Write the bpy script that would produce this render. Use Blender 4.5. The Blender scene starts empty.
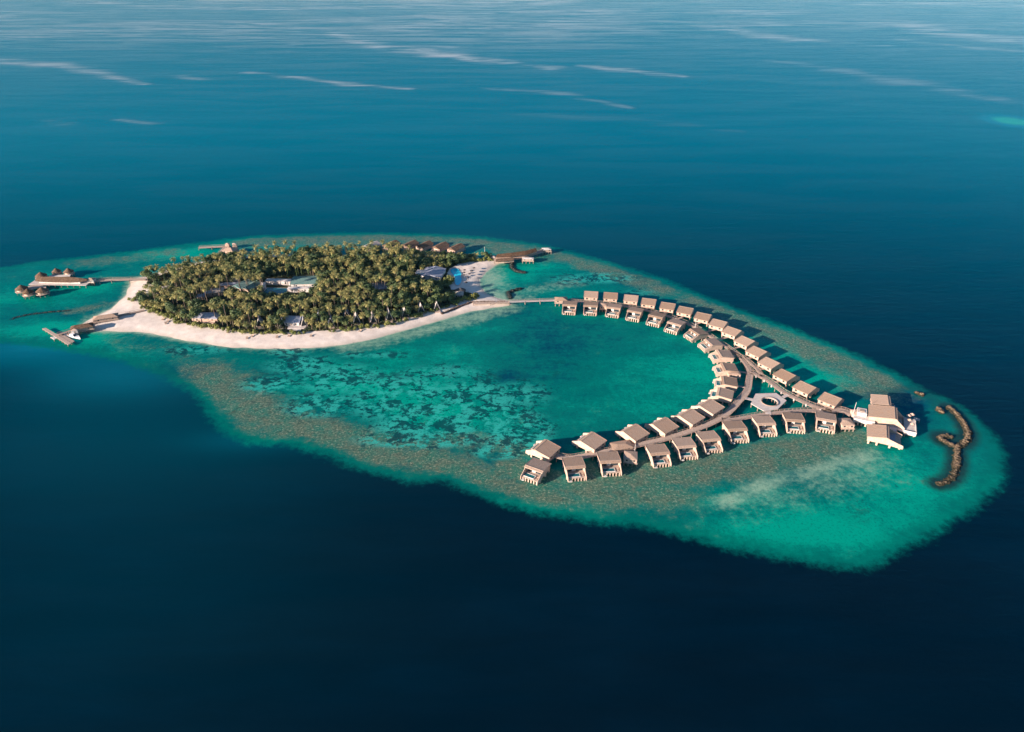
import bpy, math, random
import numpy as np
from mathutils import Vector, Matrix
random.seed(7); np.random.seed(7)
S = bpy.context.scene
C = S.collection
R = math.radians

# ------------------------------------------------------------------ camera, sky, sun, exposure
F_PX, Y_HOR, CAM_H = 720.0, -60.0, 230.0
PITCH = math.atan((366 - Y_HOR) / F_PX)
cam = bpy.data.cameras.new('camera'); co = bpy.data.objects.new('camera', cam); C.objects.link(co)
co.location = (0, 0, CAM_H); co.rotation_euler = (math.pi/2 - PITCH, 0, 0)
cam.sensor_width = 36; cam.lens = 36 * F_PX / 1024; cam.clip_start = 1; cam.clip_end = 200000
S.camera = co
SUN_EL = R(15.5); TRAVEL = R(31)                       # light travels towards +x, a little +y
w = bpy.data.worlds.new('World'); S.world = w; w.use_nodes = True
nt = w.node_tree
bg = nt.nodes['Background']; sky = nt.nodes.new('ShaderNodeTexSky'); sky.sky_type = 'NISHITA'
sky.sun_disc = False; sky.sun_elevation = SUN_EL
sky.sun_rotation = math.atan2(-math.cos(TRAVEL), -math.sin(TRAVEL))
sky.air_density = 1.0; sky.dust_density = 0.3; sky.ozone_density = 3.5
nt.links.new(sky.outputs[0], bg.inputs[0]); bg.inputs[1].default_value = 0.056
sl = bpy.data.lights.new('sun', 'SUN'); sl.energy = 5.0; sl.angle = R(0.6); sl.color = (1, 0.80, 0.66)
so = bpy.data.objects.new('sun', sl); C.objects.link(so)
so.rotation_euler = Vector((math.cos(TRAVEL)*math.cos(SUN_EL), math.sin(TRAVEL)*math.cos(SUN_EL), -math.sin(SUN_EL))).to_track_quat('-Z', 'Y').to_euler()
S.view_settings.view_transform = 'Standard'; S.view_settings.look = 'None'
S.view_settings.exposure = 1.33; S.view_settings.gamma = 1
HAZE = 0.000012

# ------------------------------------------------------------------ helpers
cP, sP = math.cos(PITCH), math.sin(PITCH)
def G(px, py, z=0.0):
    "survey point: picture coordinate of the reference -> world point at height z"
    u = (px-512)/F_PX; v = (366-py)/F_PX
    d = (u, cP+v*sP, -sP+v*cP); t = (z-CAM_H)/d[2]
    return Vector((d[0]*t, d[1]*t, z))
def proj(x, y, z):
    f = y*cP - (z-CAM_H)*sP; up = y*sP + (z-CAM_H)*cP
    return 512 + F_PX*x/f, 366 - F_PX*up/f
def Gs(pts, z=0.0): return [G(a, b, z) for a, b in pts]

class MB:
    def __init__(s): s.v = []; s.f = []; s.t = []
    def add(s, vs, fs, tint=None):
        o = len(s.v); s.v += [tuple(v) for v in vs]; s.f += [tuple(i+o for i in f) for f in fs]
        if tint is not None: s.t += [tint]*len(vs)
        return s
    def box(s, x0, x1, y0, y1, z0, z1, M=None):
        vs = [Vector(p) for p in ((x0,y0,z0),(x1,y0,z0),(x1,y1,z0),(x0,y1,z0),(x0,y0,z1),(x1,y0,z1),(x1,y1,z1),(x0,y1,z1))]
        if M: vs = [M@v for v in vs]
        return s.add(vs, [(0,3,2,1),(4,5,6,7),(0,1,5,4),(1,2,6,5),(2,3,7,6),(3,0,4,7)])
    def hexa(s, bottom, top):
        n = len(bottom)
        return s.add(list(bottom)+list(top), [tuple(range(n))[::-1], tuple(range(n, 2*n))] + [(i,(i+1)%n,n+(i+1)%n,n+i) for i in range(n)])
    def slab(s, pts, th):
        return s.hexa([Vector(p)-Vector((0,0,th)) for p in pts], pts)
    def beam(s, a, b, w, h):
        a, b = Vector(a), Vector(b); d = (b-a); 
        up = Vector((0,0,1)) if abs(d.normalized().z) < .95 else Vector((0,1,0))
        r = d.cross(up).normalized()*w/2; u = r.cross(d).normalized()*h/2
        q = [a-r-u, a+r-u, a+r+u, a-r+u]; p = [b-r-u, b+r-u, b+r+u, b-r+u]
        return s.add(q+p, [(0,1,2,3),(7,6,5,4),(0,4,5,1),(1,5,6,2),(2,6,7,3),(3,7,4,0)])
    def cyl(s, c, r0, r1, z0, z1, n=8, cap=True):
        a = [(c[0]+r0*math.cos(2*math.pi*i/n), c[1]+r0*math.sin(2*math.pi*i/n), z0) for i in range(n)]
        b = [(c[0]+r1*math.cos(2*math.pi*i/n), c[1]+r1*math.sin(2*math.pi*i/n), z1) for i in range(n)]
        fs = [(i,(i+1)%n,n+(i+1)%n,n+i) for i in range(n)]
        if cap: fs += [tuple(range(n))[::-1], tuple(range(n,2*n))]
        return s.add(a+b, fs)
    def sheet(s, left, right, th):
        "ribbon with thickness through paired edge points"
        n = len(left); D = Vector((0,0,th))
        vs = [*left, *right, *[p-D for p in left], *[p-D for p in right]]
        fs = []
        for i in range(n-1):
            fs += [(i, n+i, n+i+1, i+1), (2*n+i, 2*n+i+1, 3*n+i+1, 3*n+i), (i, i+1, 2*n+i+1, 2*n+i), (n+i, 3*n+i, 3*n+i+1, n+i+1)]
        fs += [(0, 2*n, 3*n, n), (n-1, 2*n-1, 4*n-1, 3*n-1)]
        return s.add(vs, fs)
    def mesh(s, name):
        m = bpy.data.meshes.new(name); m.from_pydata(s.v, [], s.f)
        if s.t:
            a = m.attributes.new('tint', 'FLOAT', 'POINT'); a.data.foreach_set('value', np.array(s.t, dtype=np.float32))
        return m
    def build(s, name, material, parent=None):
        m = s.mesh(name); m.materials.append(material)
        o = bpy.data.objects.new(name, m); C.objects.link(o)
        if parent: o.parent = parent
        return o
def tag(o, label=None, cat=None, group=None, kind=None):
    if label: o['label'] = label
    if cat: o['category'] = cat
    if group: o['group'] = group
    if kind: o['kind'] = kind
    return o
def empty(name, loc, rz, label, cat, group=None):
    o = bpy.data.objects.new(name, None); C.objects.link(o); o.location = loc; o.rotation_euler = (0,0,rz)
    return tag(o, label, cat, group)
def kids(o): return [c for c in bpy.data.objects if c.parent == o]
def dup(root, loc, rz, label, tree=None, scale=None):
    r = root.copy(); C.objects.link(r); r.location = loc; r.rotation_euler = (0,0,rz); r['label'] = label
    if scale: r.scale = (scale,)*3
    for ch, gs in (tree or [(c, kids(c)) for c in kids(root)]):
        c = ch.copy(); C.objects.link(c); c.parent = r
        for g in gs:
            d = g.copy(); C.objects.link(d); d.parent = c
    return r

# ------------------------------------------------------------------ materials
def newmat(name):
    m = bpy.data.materials.new(name); m.use_nodes = True
    nt = m.node_tree; return m, nt, nt.nodes['Principled BSDF']
def noise(nt, scale, detail=3, rough=.55, dist=0, vec=None):
    n = nt.nodes.new('ShaderNodeTexNoise'); n.inputs['Scale'].default_value = scale; n.inputs['Detail'].default_value = detail
    n.inputs['Roughness'].default_value = rough; n.inputs['Distortion'].default_value = dist
    if vec is None:
        g = nt.nodes.get('GEO') or nt.nodes.new('ShaderNodeNewGeometry'); g.name = 'GEO'; vec = g.outputs['Position']
    nt.links.new(vec, n.inputs['Vector']); return n.outputs['Fac']
def mth(nt, op, a, b=None, c=None, clamp=False):
    n = nt.nodes.new('ShaderNodeMath'); n.operation = op; n.use_clamp = clamp
    for i, x in enumerate((a, b, c)):
        if x is None: continue
        if isinstance(x, (int, float)): n.inputs[i].default_value = x
        else: nt.links.new(x, n.inputs[i])
    return n.outputs[0]
def rng(nt, x, a, b, c=0.0, d=1.0, smooth=True):
    n = nt.nodes.new('ShaderNodeMapRange'); n.interpolation_type = 'SMOOTHSTEP' if smooth else 'LINEAR'
    nt.links.new(x, n.inputs[0])
    for i, v in enumerate((a, b, c, d)): n.inputs[i+1].default_value = v
    return n.outputs[0]
def mix(nt, fac, a, b):
    n = nt.nodes.new('ShaderNodeMix'); n.data_type = 'RGBA'
    for i, x in ((0, fac), (6, a), (7, b)):
        if isinstance(x, (int, float)): n.inputs[i].default_value = x
        elif isinstance(x, tuple): n.inputs[i].default_value = (*x, 1)
        else: nt.links.new(x, n.inputs[i])
    return n.outputs[2]
def attr(nt, name):
    n = nt.nodes.new('ShaderNodeAttribute'); n.attribute_name = name; return n.outputs['Fac']
def bump(nt, h, strength, dist=.2):
    b = nt.nodes.new('ShaderNodeBump'); b.inputs['Strength'].default_value = strength; b.inputs['Distance'].default_value = dist
    nt.links.new(h, b.inputs['Height']); return b.outputs[0]
def simple(name, col, col2=None, scale=1.2, rough=.8, bmp=.0, spec=.2, detail=4):
    m, nt, p = newmat(name)
    col2 = col2 or tuple(c*.7 for c in col)
    n = noise(nt, scale, detail, .65)
    nt.links.new(mix(nt, rng(nt, n, .32, .68), col, col2), p.inputs['Base Color'])
    p.inputs['Roughness'].default_value = rough; p.inputs['Specular IOR Level'].default_value = spec
    if bmp: nt.links.new(bump(nt, n, bmp), p.inputs['Normal'])
    return m
def shingle(name, c1, c2, c3, step):
    "courses of shingles along local y, weathered in patches"
    m, nt, p = newmat(name)
    tc = nt.nodes.new('ShaderNodeTexCoord')
    sep = nt.nodes.new('ShaderNodeSeparateXYZ'); nt.links.new(tc.outputs['Object'], sep.inputs[0])
    cmb = nt.nodes.new('ShaderNodeCombineXYZ')
    nt.links.new(mth(nt, 'MULTIPLY', sep.outputs[0], 1/step*.6), cmb.inputs[0])
    nt.links.new(mth(nt, 'FLOOR', mth(nt, 'DIVIDE', sep.outputs[1], step)), cmb.inputs[1])
    a = noise(nt, 1.0, 2, .5, 0, cmb.outputs[0]); b = noise(nt, .6, 6, .7)
    c = mix(nt, rng(nt, a, .3, .7), c1, c2)
    c = mix(nt, rng(nt, b, .42, .7), c, c3)
    oi = nt.nodes.new('ShaderNodeObjectInfo'); hs = nt.nodes.new('ShaderNodeHueSaturation'); nt.links.new(c, hs.inputs['Color'])
    nt.links.new(rng(nt, oi.outputs['Random'], 0, 1, .80, 1.14, False), hs.inputs['Value']); nt.links.new(rng(nt, oi.outputs['Random'], 0, 1, 1.0, .85, False), hs.inputs['Saturation']); c = hs.outputs[0]
    nt.links.new(c, p.inputs['Base Color']); p.inputs['Roughness'].default_value = .85; p.inputs['Specular IOR Level'].default_value = .15
    fr = mth(nt, 'FRACT', mth(nt, 'DIVIDE', sep.outputs[1], step))
    nt.links.new(bump(nt, mth(nt, 'ADD', fr, a), .5, .08), p.inputs['Normal'])
    return m
def leafmat(name, a, b, c):
    m, nt, p = newmat(name)
    n = noise(nt, .09, 3, .6); t = attr(nt, 'tint')
    col = mix(nt, t, a, b); col = mix(nt, rng(nt, n, .45, .72), col, c)
    nt.links.new(col, p.inputs['Base Color']); p.inputs['Roughness'].default_value = .6; p.inputs['Specular IOR Level'].default_value = .25
    tr = nt.nodes.new('ShaderNodeBsdfTranslucent'); nt.links.new(col, tr.inputs[0])
    mx = nt.nodes.new('ShaderNodeMixShader'); mx.inputs[0].default_value = .12
    out = nt.nodes['Material Output']
    nt.links.new(p.outputs[0], mx.inputs[1]); nt.links.new(tr.outputs[0], mx.inputs[2]); nt.links.new(mx.outputs[0], out.inputs[0])
    return m
M = {}
M['roof'] = shingle('wood_shingle', (.48,.325,.225), (.31,.21,.15), (.38,.285,.22), .55)
M['thatch'] = shingle('palm_thatch', (.15,.09,.055), (.09,.055,.035), (.20,.13,.085), .4)
M['grey_thatch'] = shingle('grey_thatch', (.45,.40,.37), (.32,.30,.29), (.50,.43,.38), .4)
M['blue_roof'] = shingle('slate_roof', (.30,.33,.42), (.24,.28,.38), (.36,.38,.45), .5)
M['green_roof'] = shingle('patina_roof', (.16,.30,.28), (.12,.25,.25), (.24,.34,.30), .5)
M['wall'] = simple('pale_plank_wall', (.62,.46,.37), (.46,.33,.26), .9)
M['white'] = simple('white_render', (.70,.655,.62), (.50,.46,.43), .7)
M['timber'] = simple('weathered_timber', (.46,.36,.29), (.32,.24,.19), 1.6)
M['deck'] = simple('decking', (.50,.40,.34), (.36,.28,.23), 1.3)
M['boards'] = simple('grey_boardwalk', (.42,.33,.28), (.33,.26,.22), .9)
M['pale_deck'] = simple('pale_stone_deck', (.58,.53,.50), (.47,.43,.41), .5)
M['pile'] = simple('pile_wood', (.40,.31,.25), (.16,.12,.10), 2.0)
M['glass'] = simple('dark_glass', (.02,.035,.045), (.035,.05,.06), .4, .12, 0, .6)
M['poolwater'] = simple('pool_water', (.01,.10,.13), (.015,.15,.18), .3, .08, 0, .5)
M['bluepool'] = simple('blue_pool_water', (.01,.58,.80), (.02,.66,.85), .15, .1, 0, .5)
M['rock'] = simple('breakwater_rock', (.23,.165,.11), (.055,.04,.025), .8, .9, .6)
_m = M['rock']; _nt = _m.node_tree; _p = _nt.nodes['Principled BSDF']; _sep = _nt.nodes.new('ShaderNodeSeparateXYZ'); _nt.links.new(_nt.nodes['GEO'].outputs['Position'], _sep.inputs[0])
_c = _p.inputs['Base Color'].links[0].from_socket; _nt.links.new(mix(_nt, rng(_nt, _sep.outputs[2], .45, 1.1), (.035,.032,.02), _c), _p.inputs['Base Color'])   # weed and wet stone near the waterline
M['wetrock'] = simple('wet_rock', (.035,.04,.035), (.015,.02,.02), .5, .5, .4)
M['trunk'] = simple('palm_trunk', (.22,.17,.13), (.13,.10,.08), 2)
M['palm'] = leafmat('palm_leaf', (.085,.125,.042), (.46,.38,.14), (.07,.13,.045))
M['broad'] = leafmat('broad_leaf', (.055,.095,.035), (.14,.17,.06), (.05,.09,.04))
M['shrub'] = leafmat('shrub_leaf', (.16,.19,.05), (.24,.24,.07), (.10,.14,.045))
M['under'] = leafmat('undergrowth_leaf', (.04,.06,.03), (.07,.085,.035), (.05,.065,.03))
M['boatwhite'] = simple('boat_gelcoat', (.8,.8,.8), (.72,.73,.75), .5, .25, 0, .5)
M['parasol'] = simple('parasol_thatch', (.10,.09,.09), (.05,.05,.055), 2)
M['canvas'] = simple('white_canvas', (.75,.72,.70), (.66,.63,.6), 2)
M['wallrock'] = simple('revetment', (.17,.12,.10), (.07,.05,.045), .8, .9, .4)

# ------------------------------------------------------------------ the shape of reef and island (surveyed outlines)
REEF = [(-90,300),(-40,280),(0,268),(40,261),(90,256),(140,250),(175,245),(220,240),(250,236),(300,234),(360,232.5),(430,233.5),(480,236.5),
 (520,241),(550,246),(580,254),(610,262),(640,271),(680,285),(700,294),(730,306),(760,317),(790,328),(820,340),(850,352),(880,365),(914,384),
 (940,396),(964,409),(982,423),(996,438),(1005,455),(1004,472),(997,488),(975,507),(952,522),(930,536),(910,547),(890,558),(869,567),(845,569),
 (815,564),(786,559),(755,553),(724,547),(690,538),(662,531),(630,526),(600,522),(560,518),(530,511),(500,502.5),(470,492),(445,482),(406,481),(380,475),
 (359,469),(326,456),(293,446),(246,443),(232,438),(220,430),(212,418),(205,405),(190,392),(170,380),(145,370),(118,361),(90,355),(60,350),(20,345),(-20,340),(-90,330)]
SHORE = [(144,277),(131,279.5),(129,287),(127,294),(119,302),(111,309),(100,314),(90,319.5),(80,326),(75,332),(86,331.5),(109,331),(135,331.5),(159,335),
 (185,340.5),(208,344),(232,347),(257,348.3),(290,348.8),(325,347),(350,343.5),(375,338.5),(400,331.5),(422,325.5),(445,319),(468,311.8),(490,308),
 (511,305),(510.5,301),(497,298.5),(486,293.5),(480,286),(480,279),(486,272),(494,266),(503,261.5),(497,258.6),(480,258.8),(460,257),(440,255.5),(400,255),(350,254.6),
 (300,255),(260,256),(225,258.5),(195,263),(170,269),(155,274)]
VEG = [(147,279),(147,286),(159,287),(170,288),(160,294),(150,299),(142,303),(141,308.5),(149,312),(161,316.5),(172.5,319),(176,324.5),(186,325.5),(199,327),(219,330),(240,333.5),
 (276,334.5),(307,334),(328,332.5),(345,331),(363,329),(384,326.6),(399,323),(418,316.5),(433,311.5),(447.7,307),(453,306),(463,301),(479,297.5),(472,294.5),(463,292.5),
 (452,291),(447,285),(447,278),(449.5,271),(459,265.5),(474,262.2),(493.5,260.2),(492,259.4),(474,259.2),(458,258.6),(440,257.2),(400,256.6),(350,256.2),(300,256.8),(260,258),(226,260.5),
 (198,265),(176,271),(160,276)]
def poly_w(pts): return np.array([G(a,b)[:2] for a,b in pts])
def sdf(poly, X, Y):
    "signed distance, positive inside"
    n = len(poly); d = np.full(X.shape, 1e18); ins = np.zeros(X.shape, bool)
    for i in range(n):
        ax, ay = poly[i]; bx, by = poly[(i+1)%n]; ex, ey = bx-ax, by-ay
        t = np.clip(((X-ax)*ex+(Y-ay)*ey)/(ex*ex+ey*ey), 0, 1)
        d = np.minimum(d, (X-ax-t*ex)**2+(Y-ay-t*ey)**2)
        if ay != by: ins ^= ((ay > Y) != (by > Y)) & (X < (bx-ax)*(Y-ay)/(by-ay)+ax)
    return np.sqrt(d)*np.where(ins, 1, -1)
def line_d(pts, X, Y, widths=None):
    "distance to a polyline, divided by local width"
    d = np.full(X.shape, 1e9)
    for i in range(len(pts)-1):
        (ax, ay), (bx, by) = pts[i], pts[i+1]; ex, ey = bx-ax, by-ay
        t = np.clip(((X-ax)*ex+(Y-ay)*ey)/(ex*ex+ey*ey), 0, 1)
        q = np.hypot(X-ax-t*ex, Y-ay-t*ey)
        if widths is not None: q = q/(widths[i]*(1-t)+widths[i+1]*t)
        d = np.minimum(d, q)
    return d
REEF_W, SHORE_W, VEG_W = poly_w(REEF), poly_w(SHORE), poly_w(VEG)

BREAK = [[(948,407),(951,409.5),(957,415),(963.5,423),(968,432),(967,440),(962,445),(956,447.5),(956.8,452),(957.2,460),(956,469),(952.9,477),(946,482),(937,484)],
         [(956,447.5),(948,443.5),(941.5,440.8),(940,437),(946,435.6),(952,437.6)]]
GROYNE = [[(512,262),(512,268),(517,271.5),(524.7,272.8)], [(521,288.6),(508,292.5),(510.3,298.4)]]
SUBM = [(12,319),(17,317),(32,314),(50,312),(70,310.5)]

# ------------------------------------------------------------------ water: one sheet to the horizon
def axis(bounds):
    out = []
    for a, b, st in bounds: out += list(np.arange(a, b, st))
    return out
xs = [-24000,-15000,-9000,-6000,-4500,-3600] + axis([(-3000,-440,16),(-440,470,2.0),(470,3000,16)]) + [3000,3600,4500,6000,9000,15000,24000]
ys = [-3000,-1000,-300,0,60,100,130,150] + axis([(160,215,6),(215,640,2.0)])
y = 640.0
while y < 4200: ys.append(y); y += max(2.0, y*y/165600*0.8)
while y < 24000: ys.append(y); y *= 1.25
ys.append(24500)
xs, ys = np.array(xs), np.array(ys); X, Y = np.meshgrid(xs, ys); nx, ny = len(xs), len(ys)
zero = np.zeros_like(X)
def pwid(px, py, w):
    "ground depth of w picture rows at this spot"
    return max(1.0, abs(G(px, py-w/2)[1]-G(px, py+w/2)[1]))
def blob(px, py, rx, ry, rot=0):
    c = G(px, py); sx = abs(G(px+rx, py)[0]-c[0]); sy = pwid(px, py, ry*2)/2
    dx, dy = X-c[0], Y-c[1]
    if rot: dx, dy = dx*math.cos(rot)+dy*math.sin(rot), -dx*math.sin(rot)+dy*math.cos(rot)
    return np.exp(-((dx/sx)**2+(dy/sy)**2))
def band(pts, w, soft=1.0):
    ps = [G(a, b)[:2] for a, b in pts]
    q = line_d(ps, X, Y, [w]*len(ps)); return 1/(1+np.exp((q-1)*4/soft))
sr = sdf(REEF_W, X, Y); ss = sdf(SHORE_W, X, Y)
shallow = np.clip(sr/26, -1, 1)
reef = np.zeros_like(X)
for pts, wd, a in (([(205,375),(225,392),(250,408),(290,425),(330,440),(380,452)], 15, .95), ([(380,452),(430,462),(480,476),(520,490),(560,498)], 13, .9),
    ([(500,470),(560,490),(620,494),(680,490)], 13, .8), ([(600,480),(680,474),(740,462),(800,452),(845,440)], 12, 1.0), ([(520,452),(470,440),(400,447)], 9, .7),
    ([(555,252),(590,265),(630,279),(660,290)], 11, .9), ([(700,303),(740,318),(780,334),(815,350),(850,366),(878,382)], 13, .95),
    ([(250,242),(300,240),(360,239),(430,240),(490,245),(540,253)], 14, .9), ([(85,262),(130,258),(170,251)], 13, .55), ([(95,281),(140,277)], 5, .6), ([(70,312),(110,304)], 5, .7),
    ([(500,484),(520,482),(560,494)], 7, .6), ([(845,385),(880,395),(900,396)], 8, .6), ([(575,508),(640,504)], 9, .35), ([(110,338),(170,350),(200,368)], 10, .3)):
    reef = np.maximum(reef, a*band(pts, wd, 1.6))
sandf = np.exp(-np.maximum(-ss, 0)/3.5)*.95
for pts, wd, a in (([(722,503),(745,493),(775,482),(810,473),(850,460),(872,455)], 5, .75), ([(740,503),(790,494),(830,484),(885,468)], 12, .42), ([(345,347),(380,340),(415,332),(445,324),(480,315),(508,308)], 8, .72),
    ([(240,350),(290,351),(350,348)], 5, .42), ([(490,272),(488,280),(490,290),(500,296),(510,298)], 9, .85), ([(500,284),(515,291),(530,290),(550,286),(575,282)], 8, .55), ([(512,300),(530,297)], 6, .5), ([(130,297),(118,306),(104,313),(92,320)], 7, .6),
    ([(490,268),(505,262)], 4, .6), ([(222,412),(240,402),(262,392)], 2.6, .42), ([(430,412),(414,438)], 2.5, .35), ([(470,440),(500,424),(530,418)], 6, .32), ([(262,352),(300,358)], 5, .25)):
    sandf = np.maximum(sandf, a*band(pts, wd, 2.4))
coral = np.zeros_like(X)
for px, py, rx, ry, a in ((320,405,45,14,.7),(270,385,40,10,.6),(420,440,70,9,.8),(500,452,30,8,.8),(400,398,60,26,.75),(470,405,55,28,.8),(340,378,50,18,.65),(300,365,45,12,.6),(520,430,35,22,.85),(520,395,45,20,.5),(560,370,70,30,.22),(640,350,60,30,.16),(640,400,50,14,.2),(430,425,60,14,.85),(445,372,70,12,.45),(600,278,45,7,.6),(570,280,30,6,.5),(640,292,30,6,.4),
    (370,355,60,5,.45),(505,445,26,10,.75),(290,352,30,6,.5),(860,512,60,20,.22),(200,350,60,8,.45)):
    coral = np.maximum(coral, a*blob(px, py, rx, ry))
lum = np.zeros_like(X)
for px, py, rx, ry, a in ((650,370,70,35,.55),(700,365,40,22,.35),(640,335,60,12,-.15),(570,350,60,30,-.35),(530,340,45,22,-.25),(508,376,20,9,-.7),(545,400,60,16,.1),(620,415,70,14,.35),
    (900,480,60,45,1.1),(850,530,60,25,.9),(780,530,60,20,.5),(950,470,40,40,.2),(430,395,80,24,.9),(350,380,70,20,.7),(470,420,60,14,.5),(760,343,50,16,.6),(825,380,50,14,.7),(480,330,40,9,.5),(175,253,50,6,1.1),(240,243,18,4,.7),(95,287,30,6,1.0),(50,300,60,10,.45),(90,338,30,8,1.1),(60,325,50,6,.9),(40,332,60,6,.7),
    (115,352,50,8,.25),(250,372,60,10,-.2),(500,273,30,6,.4),(540,268,40,7,.5),(545,300,40,8,.1),(560,265,40,5,.2),(650,500,120,14,.35),(560,508,60,8,.4),(760,535,60,14,.5),(700,470,40,10,-.1),(780,410,60,20,.0),(360,246,120,3,.5),(800,370,60,25,.35),
    (480,440,60,12,.1),(740,330,60,16,.2),(160,372,60,8,-.3),(495,285,16,9,.5),(510,278,26,8,.3),(540,290,40,7,.5),(350,365,80,12,.35),(470,350,70,12,.25),(900,400,34,16,-1.0),(15,290,30,30,.2)):
    lum += a*blob(px, py, rx, ry)
dark = np.zeros_like(X)                              # rubble skirts round the breakwaters, seen through the water
for p in BREAK:
    ps = [G(a, b)[:2] for a, b in p]; dark = np.maximum(dark, np.clip(1.5-line_d(ps, X, Y)/6.2, 0, 1))
for p in GROYNE:
    ps = [G(a, b)[:2] for a, b in p]; dark = np.maximum(dark, np.clip(1.4-line_d(ps, X, Y)/3.2, 0, 1))
dark = np.maximum(dark, np.clip(1.3-line_d([G(a, b)[:2] for a, b in SUBM], X, Y)/3.0, 0, 1)*.8)
dark = np.maximum(dark, np.clip(1.3-line_d([G(a, b)[:2] for a, b in [(872,396),(905,388),(920,391),(935,400),(941,411)]], X, Y)/7, 0, 1)*.55)
for px, py, rx, ry, a in ((70,267,40,4,.3),(30,278,30,6,.15)): dark = np.maximum(dark, a*blob(px, py, rx, ry))
shelf_skyshine = np.zeros_like(X)                             # paler blue water over the outer slope and far shoals, plus painted sky brightness
for px, py, rx, ry, a in ((20,352,120,16,.55),(120,375,90,22,.45),(130,430,240,70,.20),(100,600,300,120,.06),(1012,121,16,4.5,2.5),(60,345,60,6,.4),(250,440,60,12,.2)):
    shelf_skyshine += a*blob(px, py, rx, ry)
_t = np.clip((Y-300)/800, 0, 1); shelf_skyshine += (.78 - .14*np.clip(X/(.55*np.maximum(Y,1)), -1, 1))*_t*_t*(3-2*_t)**1*1.0  # far sea lightens with distance: reflected sky painted into the body colour
def vnoise0(X, Y):
    rs = np.random.RandomState(4); g = rs.rand(64, 64); out = 0; amp = .6
    for k in range(3):
        x = X/(900/2**k)+60; y = Y/(420/2**k)+60; i = np.floor(x).astype(int); j = np.floor(y).astype(int); fx = x-i; fy = y-j; fx = fx*fx*(3-2*fx); fy = fy*fy*(3-2*fy)
        a = g[j%64, i%64]; b = g[j%64, (i+1)%64]; c = g[(j+1)%64, i%64]; d = g[(j+1)%64, (i+1)%64]
        out = out + amp*((a*(1-fx)+b*fx)*(1-fy)+(c*(1-fx)+d*fx)*fy); amp *= .5
    return out
slick_glare = np.zeros_like(X)  # weight of the sky glare painted along smooth water streaks
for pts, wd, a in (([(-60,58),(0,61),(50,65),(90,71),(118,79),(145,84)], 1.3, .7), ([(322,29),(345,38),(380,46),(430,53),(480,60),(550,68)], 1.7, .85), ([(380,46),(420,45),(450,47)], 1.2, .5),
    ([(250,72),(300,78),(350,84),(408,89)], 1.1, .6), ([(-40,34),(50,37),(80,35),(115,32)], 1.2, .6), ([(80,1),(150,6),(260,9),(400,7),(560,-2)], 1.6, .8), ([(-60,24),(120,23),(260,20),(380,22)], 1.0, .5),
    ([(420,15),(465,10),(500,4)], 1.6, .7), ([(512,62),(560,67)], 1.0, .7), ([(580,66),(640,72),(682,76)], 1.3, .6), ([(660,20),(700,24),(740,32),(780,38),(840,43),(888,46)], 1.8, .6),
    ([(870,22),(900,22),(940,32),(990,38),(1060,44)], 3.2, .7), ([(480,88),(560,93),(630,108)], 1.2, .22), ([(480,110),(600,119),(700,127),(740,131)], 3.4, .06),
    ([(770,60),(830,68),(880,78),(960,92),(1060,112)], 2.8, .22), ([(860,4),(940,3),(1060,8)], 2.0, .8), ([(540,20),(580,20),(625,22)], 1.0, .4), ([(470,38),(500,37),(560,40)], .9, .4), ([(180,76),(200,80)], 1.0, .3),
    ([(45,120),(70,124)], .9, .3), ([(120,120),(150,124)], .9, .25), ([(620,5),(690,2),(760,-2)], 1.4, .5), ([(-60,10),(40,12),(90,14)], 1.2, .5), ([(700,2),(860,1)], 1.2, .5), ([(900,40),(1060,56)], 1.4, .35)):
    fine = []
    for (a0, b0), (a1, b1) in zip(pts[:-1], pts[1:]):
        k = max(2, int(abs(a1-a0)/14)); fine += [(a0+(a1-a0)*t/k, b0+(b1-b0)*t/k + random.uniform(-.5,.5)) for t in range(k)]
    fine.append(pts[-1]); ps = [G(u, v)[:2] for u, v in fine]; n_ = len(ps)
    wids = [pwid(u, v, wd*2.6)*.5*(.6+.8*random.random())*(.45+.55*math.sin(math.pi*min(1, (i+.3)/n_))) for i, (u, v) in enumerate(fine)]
    q = line_d(ps, X, Y, wids); slick_glare = np.maximum(slick_glare, a*np.exp(-q*q*.8))
    slick_glare = np.maximum(slick_glare, a*.12*np.exp(-(q/5)**2))
slick_glare = np.maximum(slick_glare, .30*np.exp(-((Y-3300)/1300)**2)); slick_glare = np.maximum(slick_glare, 1.3*np.clip((Y-1700)/1700, 0, 1)*np.clip(vnoise0(X, Y)*2.6-1.0, 0, 1))  # broad pale sky glare painted over the farthest water
V = np.stack([X, Y, np.zeros_like(X)], -1).reshape(-1, 3)
idx = np.arange(nx*ny).reshape(ny, nx)
Fc = np.stack([idx[:-1,:-1], idx[:-1,1:], idx[1:,1:], idx[1:,:-1]], -1).reshape(-1, 4)
def gridmesh(name, V, Fc, attrs):
    m = bpy.data.meshes.new(name); m.vertices.add(len(V)); m.vertices.foreach_set('co', V.astype(np.float32).ravel())
    m.loops.add(Fc.size); m.loops.foreach_set('vertex_index', Fc.astype(np.int32).ravel())
    m.polygons.add(len(Fc)); m.polygons.foreach_set('loop_start', np.arange(0, Fc.size, 4, dtype=np.int32))
    m.update(calc_edges=True)
    for k, a in attrs.items():
        at = m.attributes.new(k, 'FLOAT', 'POINT'); at.data.foreach_set('value', a.astype(np.float32).ravel())
    return m
wm = gridmesh('water', V, Fc, dict(shallow=shallow, reef=reef, sandf=sandf, coral=coral, lum=lum, dark=dark, shelf_skyshine=shelf_skyshine, slick_glare=slick_glare))
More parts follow.
